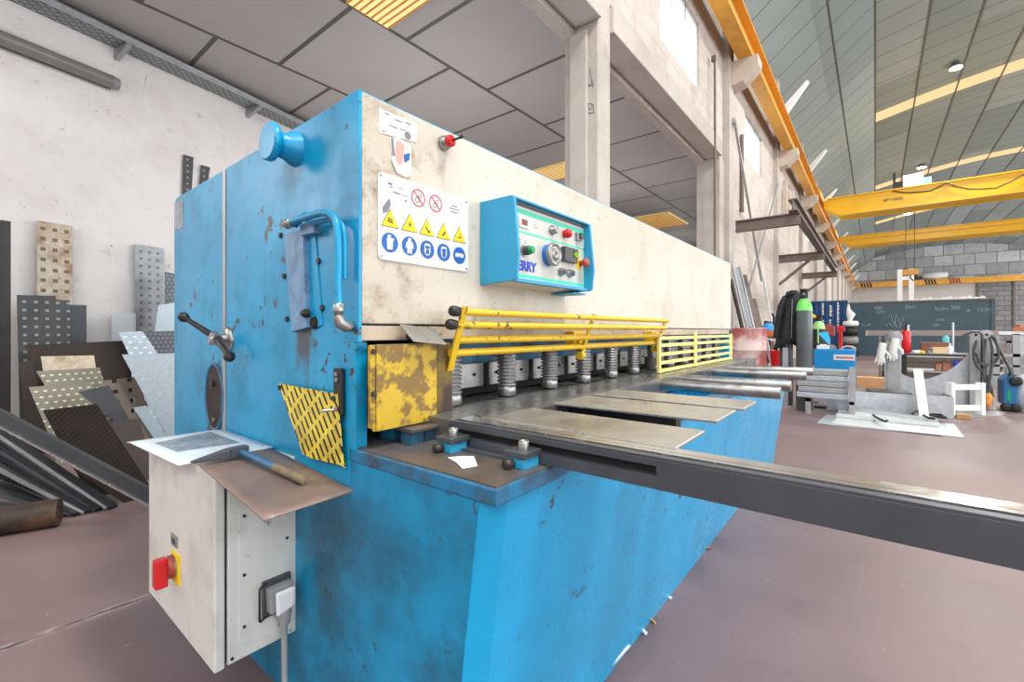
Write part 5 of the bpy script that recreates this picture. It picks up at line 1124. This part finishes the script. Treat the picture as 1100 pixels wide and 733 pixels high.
# --- wire feeder
wf=thing('wire_feeder','blue wire feeder unit with black reel on the floor at the right edge','welder',(9.2,-1.6,0))
y0,y1=at(1092,420,x=9.15).y,at(1077,420,x=9.15).y
sub(MB().prism([(9.1,y1,.08),(9.1,y0,.08),(9.1,y0,.42),(9.1,(y0+y1)/2-.02,.52),(9.1,y1+.0,.42)],(.4,0,0)),'housing',plain('feeder_blue',(22,100,150),.4),wf,.01)
sub(MB().lathe([(.06,0),(.065,.01),(.065,.03),(.03,.035)],(9.1,(y0+y1)/2-.05,.42),(-1,0,0),20),'reel','black',wf); sub(MB().lathe([(.055,0),(.055,.05),(.03,.06)],(9.1,y1-.02,.06),(-1,0,.0),18),'wheel','black',wf); sub(MB().lathe([(.055,0),(.055,.05),(.03,.06)],(9.1,y0+.02,.06),(-1,0,.0),18),'wheel','black',wf)
sub(MB().tube([(9.12,y1-.05,.45),(9.12,y1-.07,.56),(9.12,y0+.05,.58),(9.12,y0+.03,.45)],.015,8),'carry_handle','black',wf); sub(bx(9.095,9.1,(y0+y1)/2+.0,y1-.04,.14,.30),'front_plate','green',wf)
th(MB().lathe([(.16,0),(.18,.03),(.18,.34),(.12,.46),(.05,.5)],(9.3,at(1102,420,x=9.3).y,0),(0,0,1),24),'grey_drum','galv','pale grey wire drum at the right edge beside the blue wire feeder','drum')
# --- steel frame machine at the right edge
fm=thing('frame_rack','grey open steel rack with rails at the right edge behind the hoses','rack',(13,-2.4,0))
y0,y1=at(1066,370,x=13).y,at(1112,370,x=13).y
for (z0,z1,x0) in ((1.03,1.10,13.0),(.60,.66,13.0),(.40,.44,13.0),(.86,.90,13.6)): sub(bx(x0,x0+.08,y1,y0,z0,z1),'rail','paintwhite' if z0>1 else 'greysteel',fm)
for u in (1070,1092,1108): y=at(u,370,x=13).y; sub(bx(13.0,13.09,y-.05,y+.05,0,1.05),'upright','greysteel',fm); sub(bx(13.6,13.69,y-.05,y+.05,0,.9),'upright','greysteel',fm)
sub(bx(13.0,13.65,y1,y0,.22,.25),'bottom_shelf','greysteel',fm)
sub(bx(13.04,13.06,at(1106,370,x=13).y,at(1093,370,x=13).y,.66,1.03),'side_sheet','galv',fm)
p=at(1097,361,x=12.95); th(MB().box(12.98,13.1,p.y-.13,p.y+.10,1.10,1.17).lathe([(.04,0),(.04,.06)],(13.04,p.y,1.17),(0,0,1),10),'copper_block',plain('copper_lump',(190,120,84),.5,.3,.2),'copper coloured block on the rail at the right edge','block')
# --- cardboard, cloth and sacks
p=at(938,416,z=0); th(MB().prism([(9.9,.20,0),(9.9,-.10,0),(9.9,-.15,.30),(9.9,.25,.30)],(.35,0,0)),'cardboard_box',plain('cardboard',(206,158,112),.8,0,.1),'open cardboard box on the floor left of the grey post stand','box')
a=at(911,327,x=23.8); th(MB().tube([at(911.5,327,x=23.9),at(911.5,333,x=23.9),at(914,338,x=23.88),at(912.5,346,x=23.9)],[.03,.07,.16,.05],8),'white_cloth','paper','white cloth hanging between the blue and the dark container','cloth')
for i,(z0,h,m,lb) in enumerate(((0,.55,'black','black sack at the bottom of the stack between the containers'),(.55,.35,'grey','grey sack in the middle of the stack between the containers'),(.9,.4,'black','black sack below the top of the stack between the containers'),(1.3,.25,'paintwhite','pale sack on top of the stack between the containers'))):
    y=at(913,350,x=23.9).y; th(MB().lathe([(.05,0),(.26,h*.1),(.29,h*.5),(.25,h*.9),(.05,h)],(24.0,y-.02,z0),(0,0,1),14),'sack',m,lb,'sack')
# low clutter between rack and trough
for i,(u,v,m,nm,lb) in enumerate(((880,438,'dark','steel_offcut','dark steel offcut on the floor left of the pale trough'),(868,432,'frame','steel_offcut','brown steel offcut on the floor in front of the tube rack'),(873,426,'rustsheet','rusty_offcut','rusty offcut lying in front of the tube rack'))):
    p=at(u,v,z=.0); th(MB().prism([p+Vector((-.1,.1,0)),p+Vector((-.08,-.14,0)),p+Vector((.1,-.1,0)),p+Vector((.06,.16,0))],(0,0,.03)),nm,m,lb,'offcut')
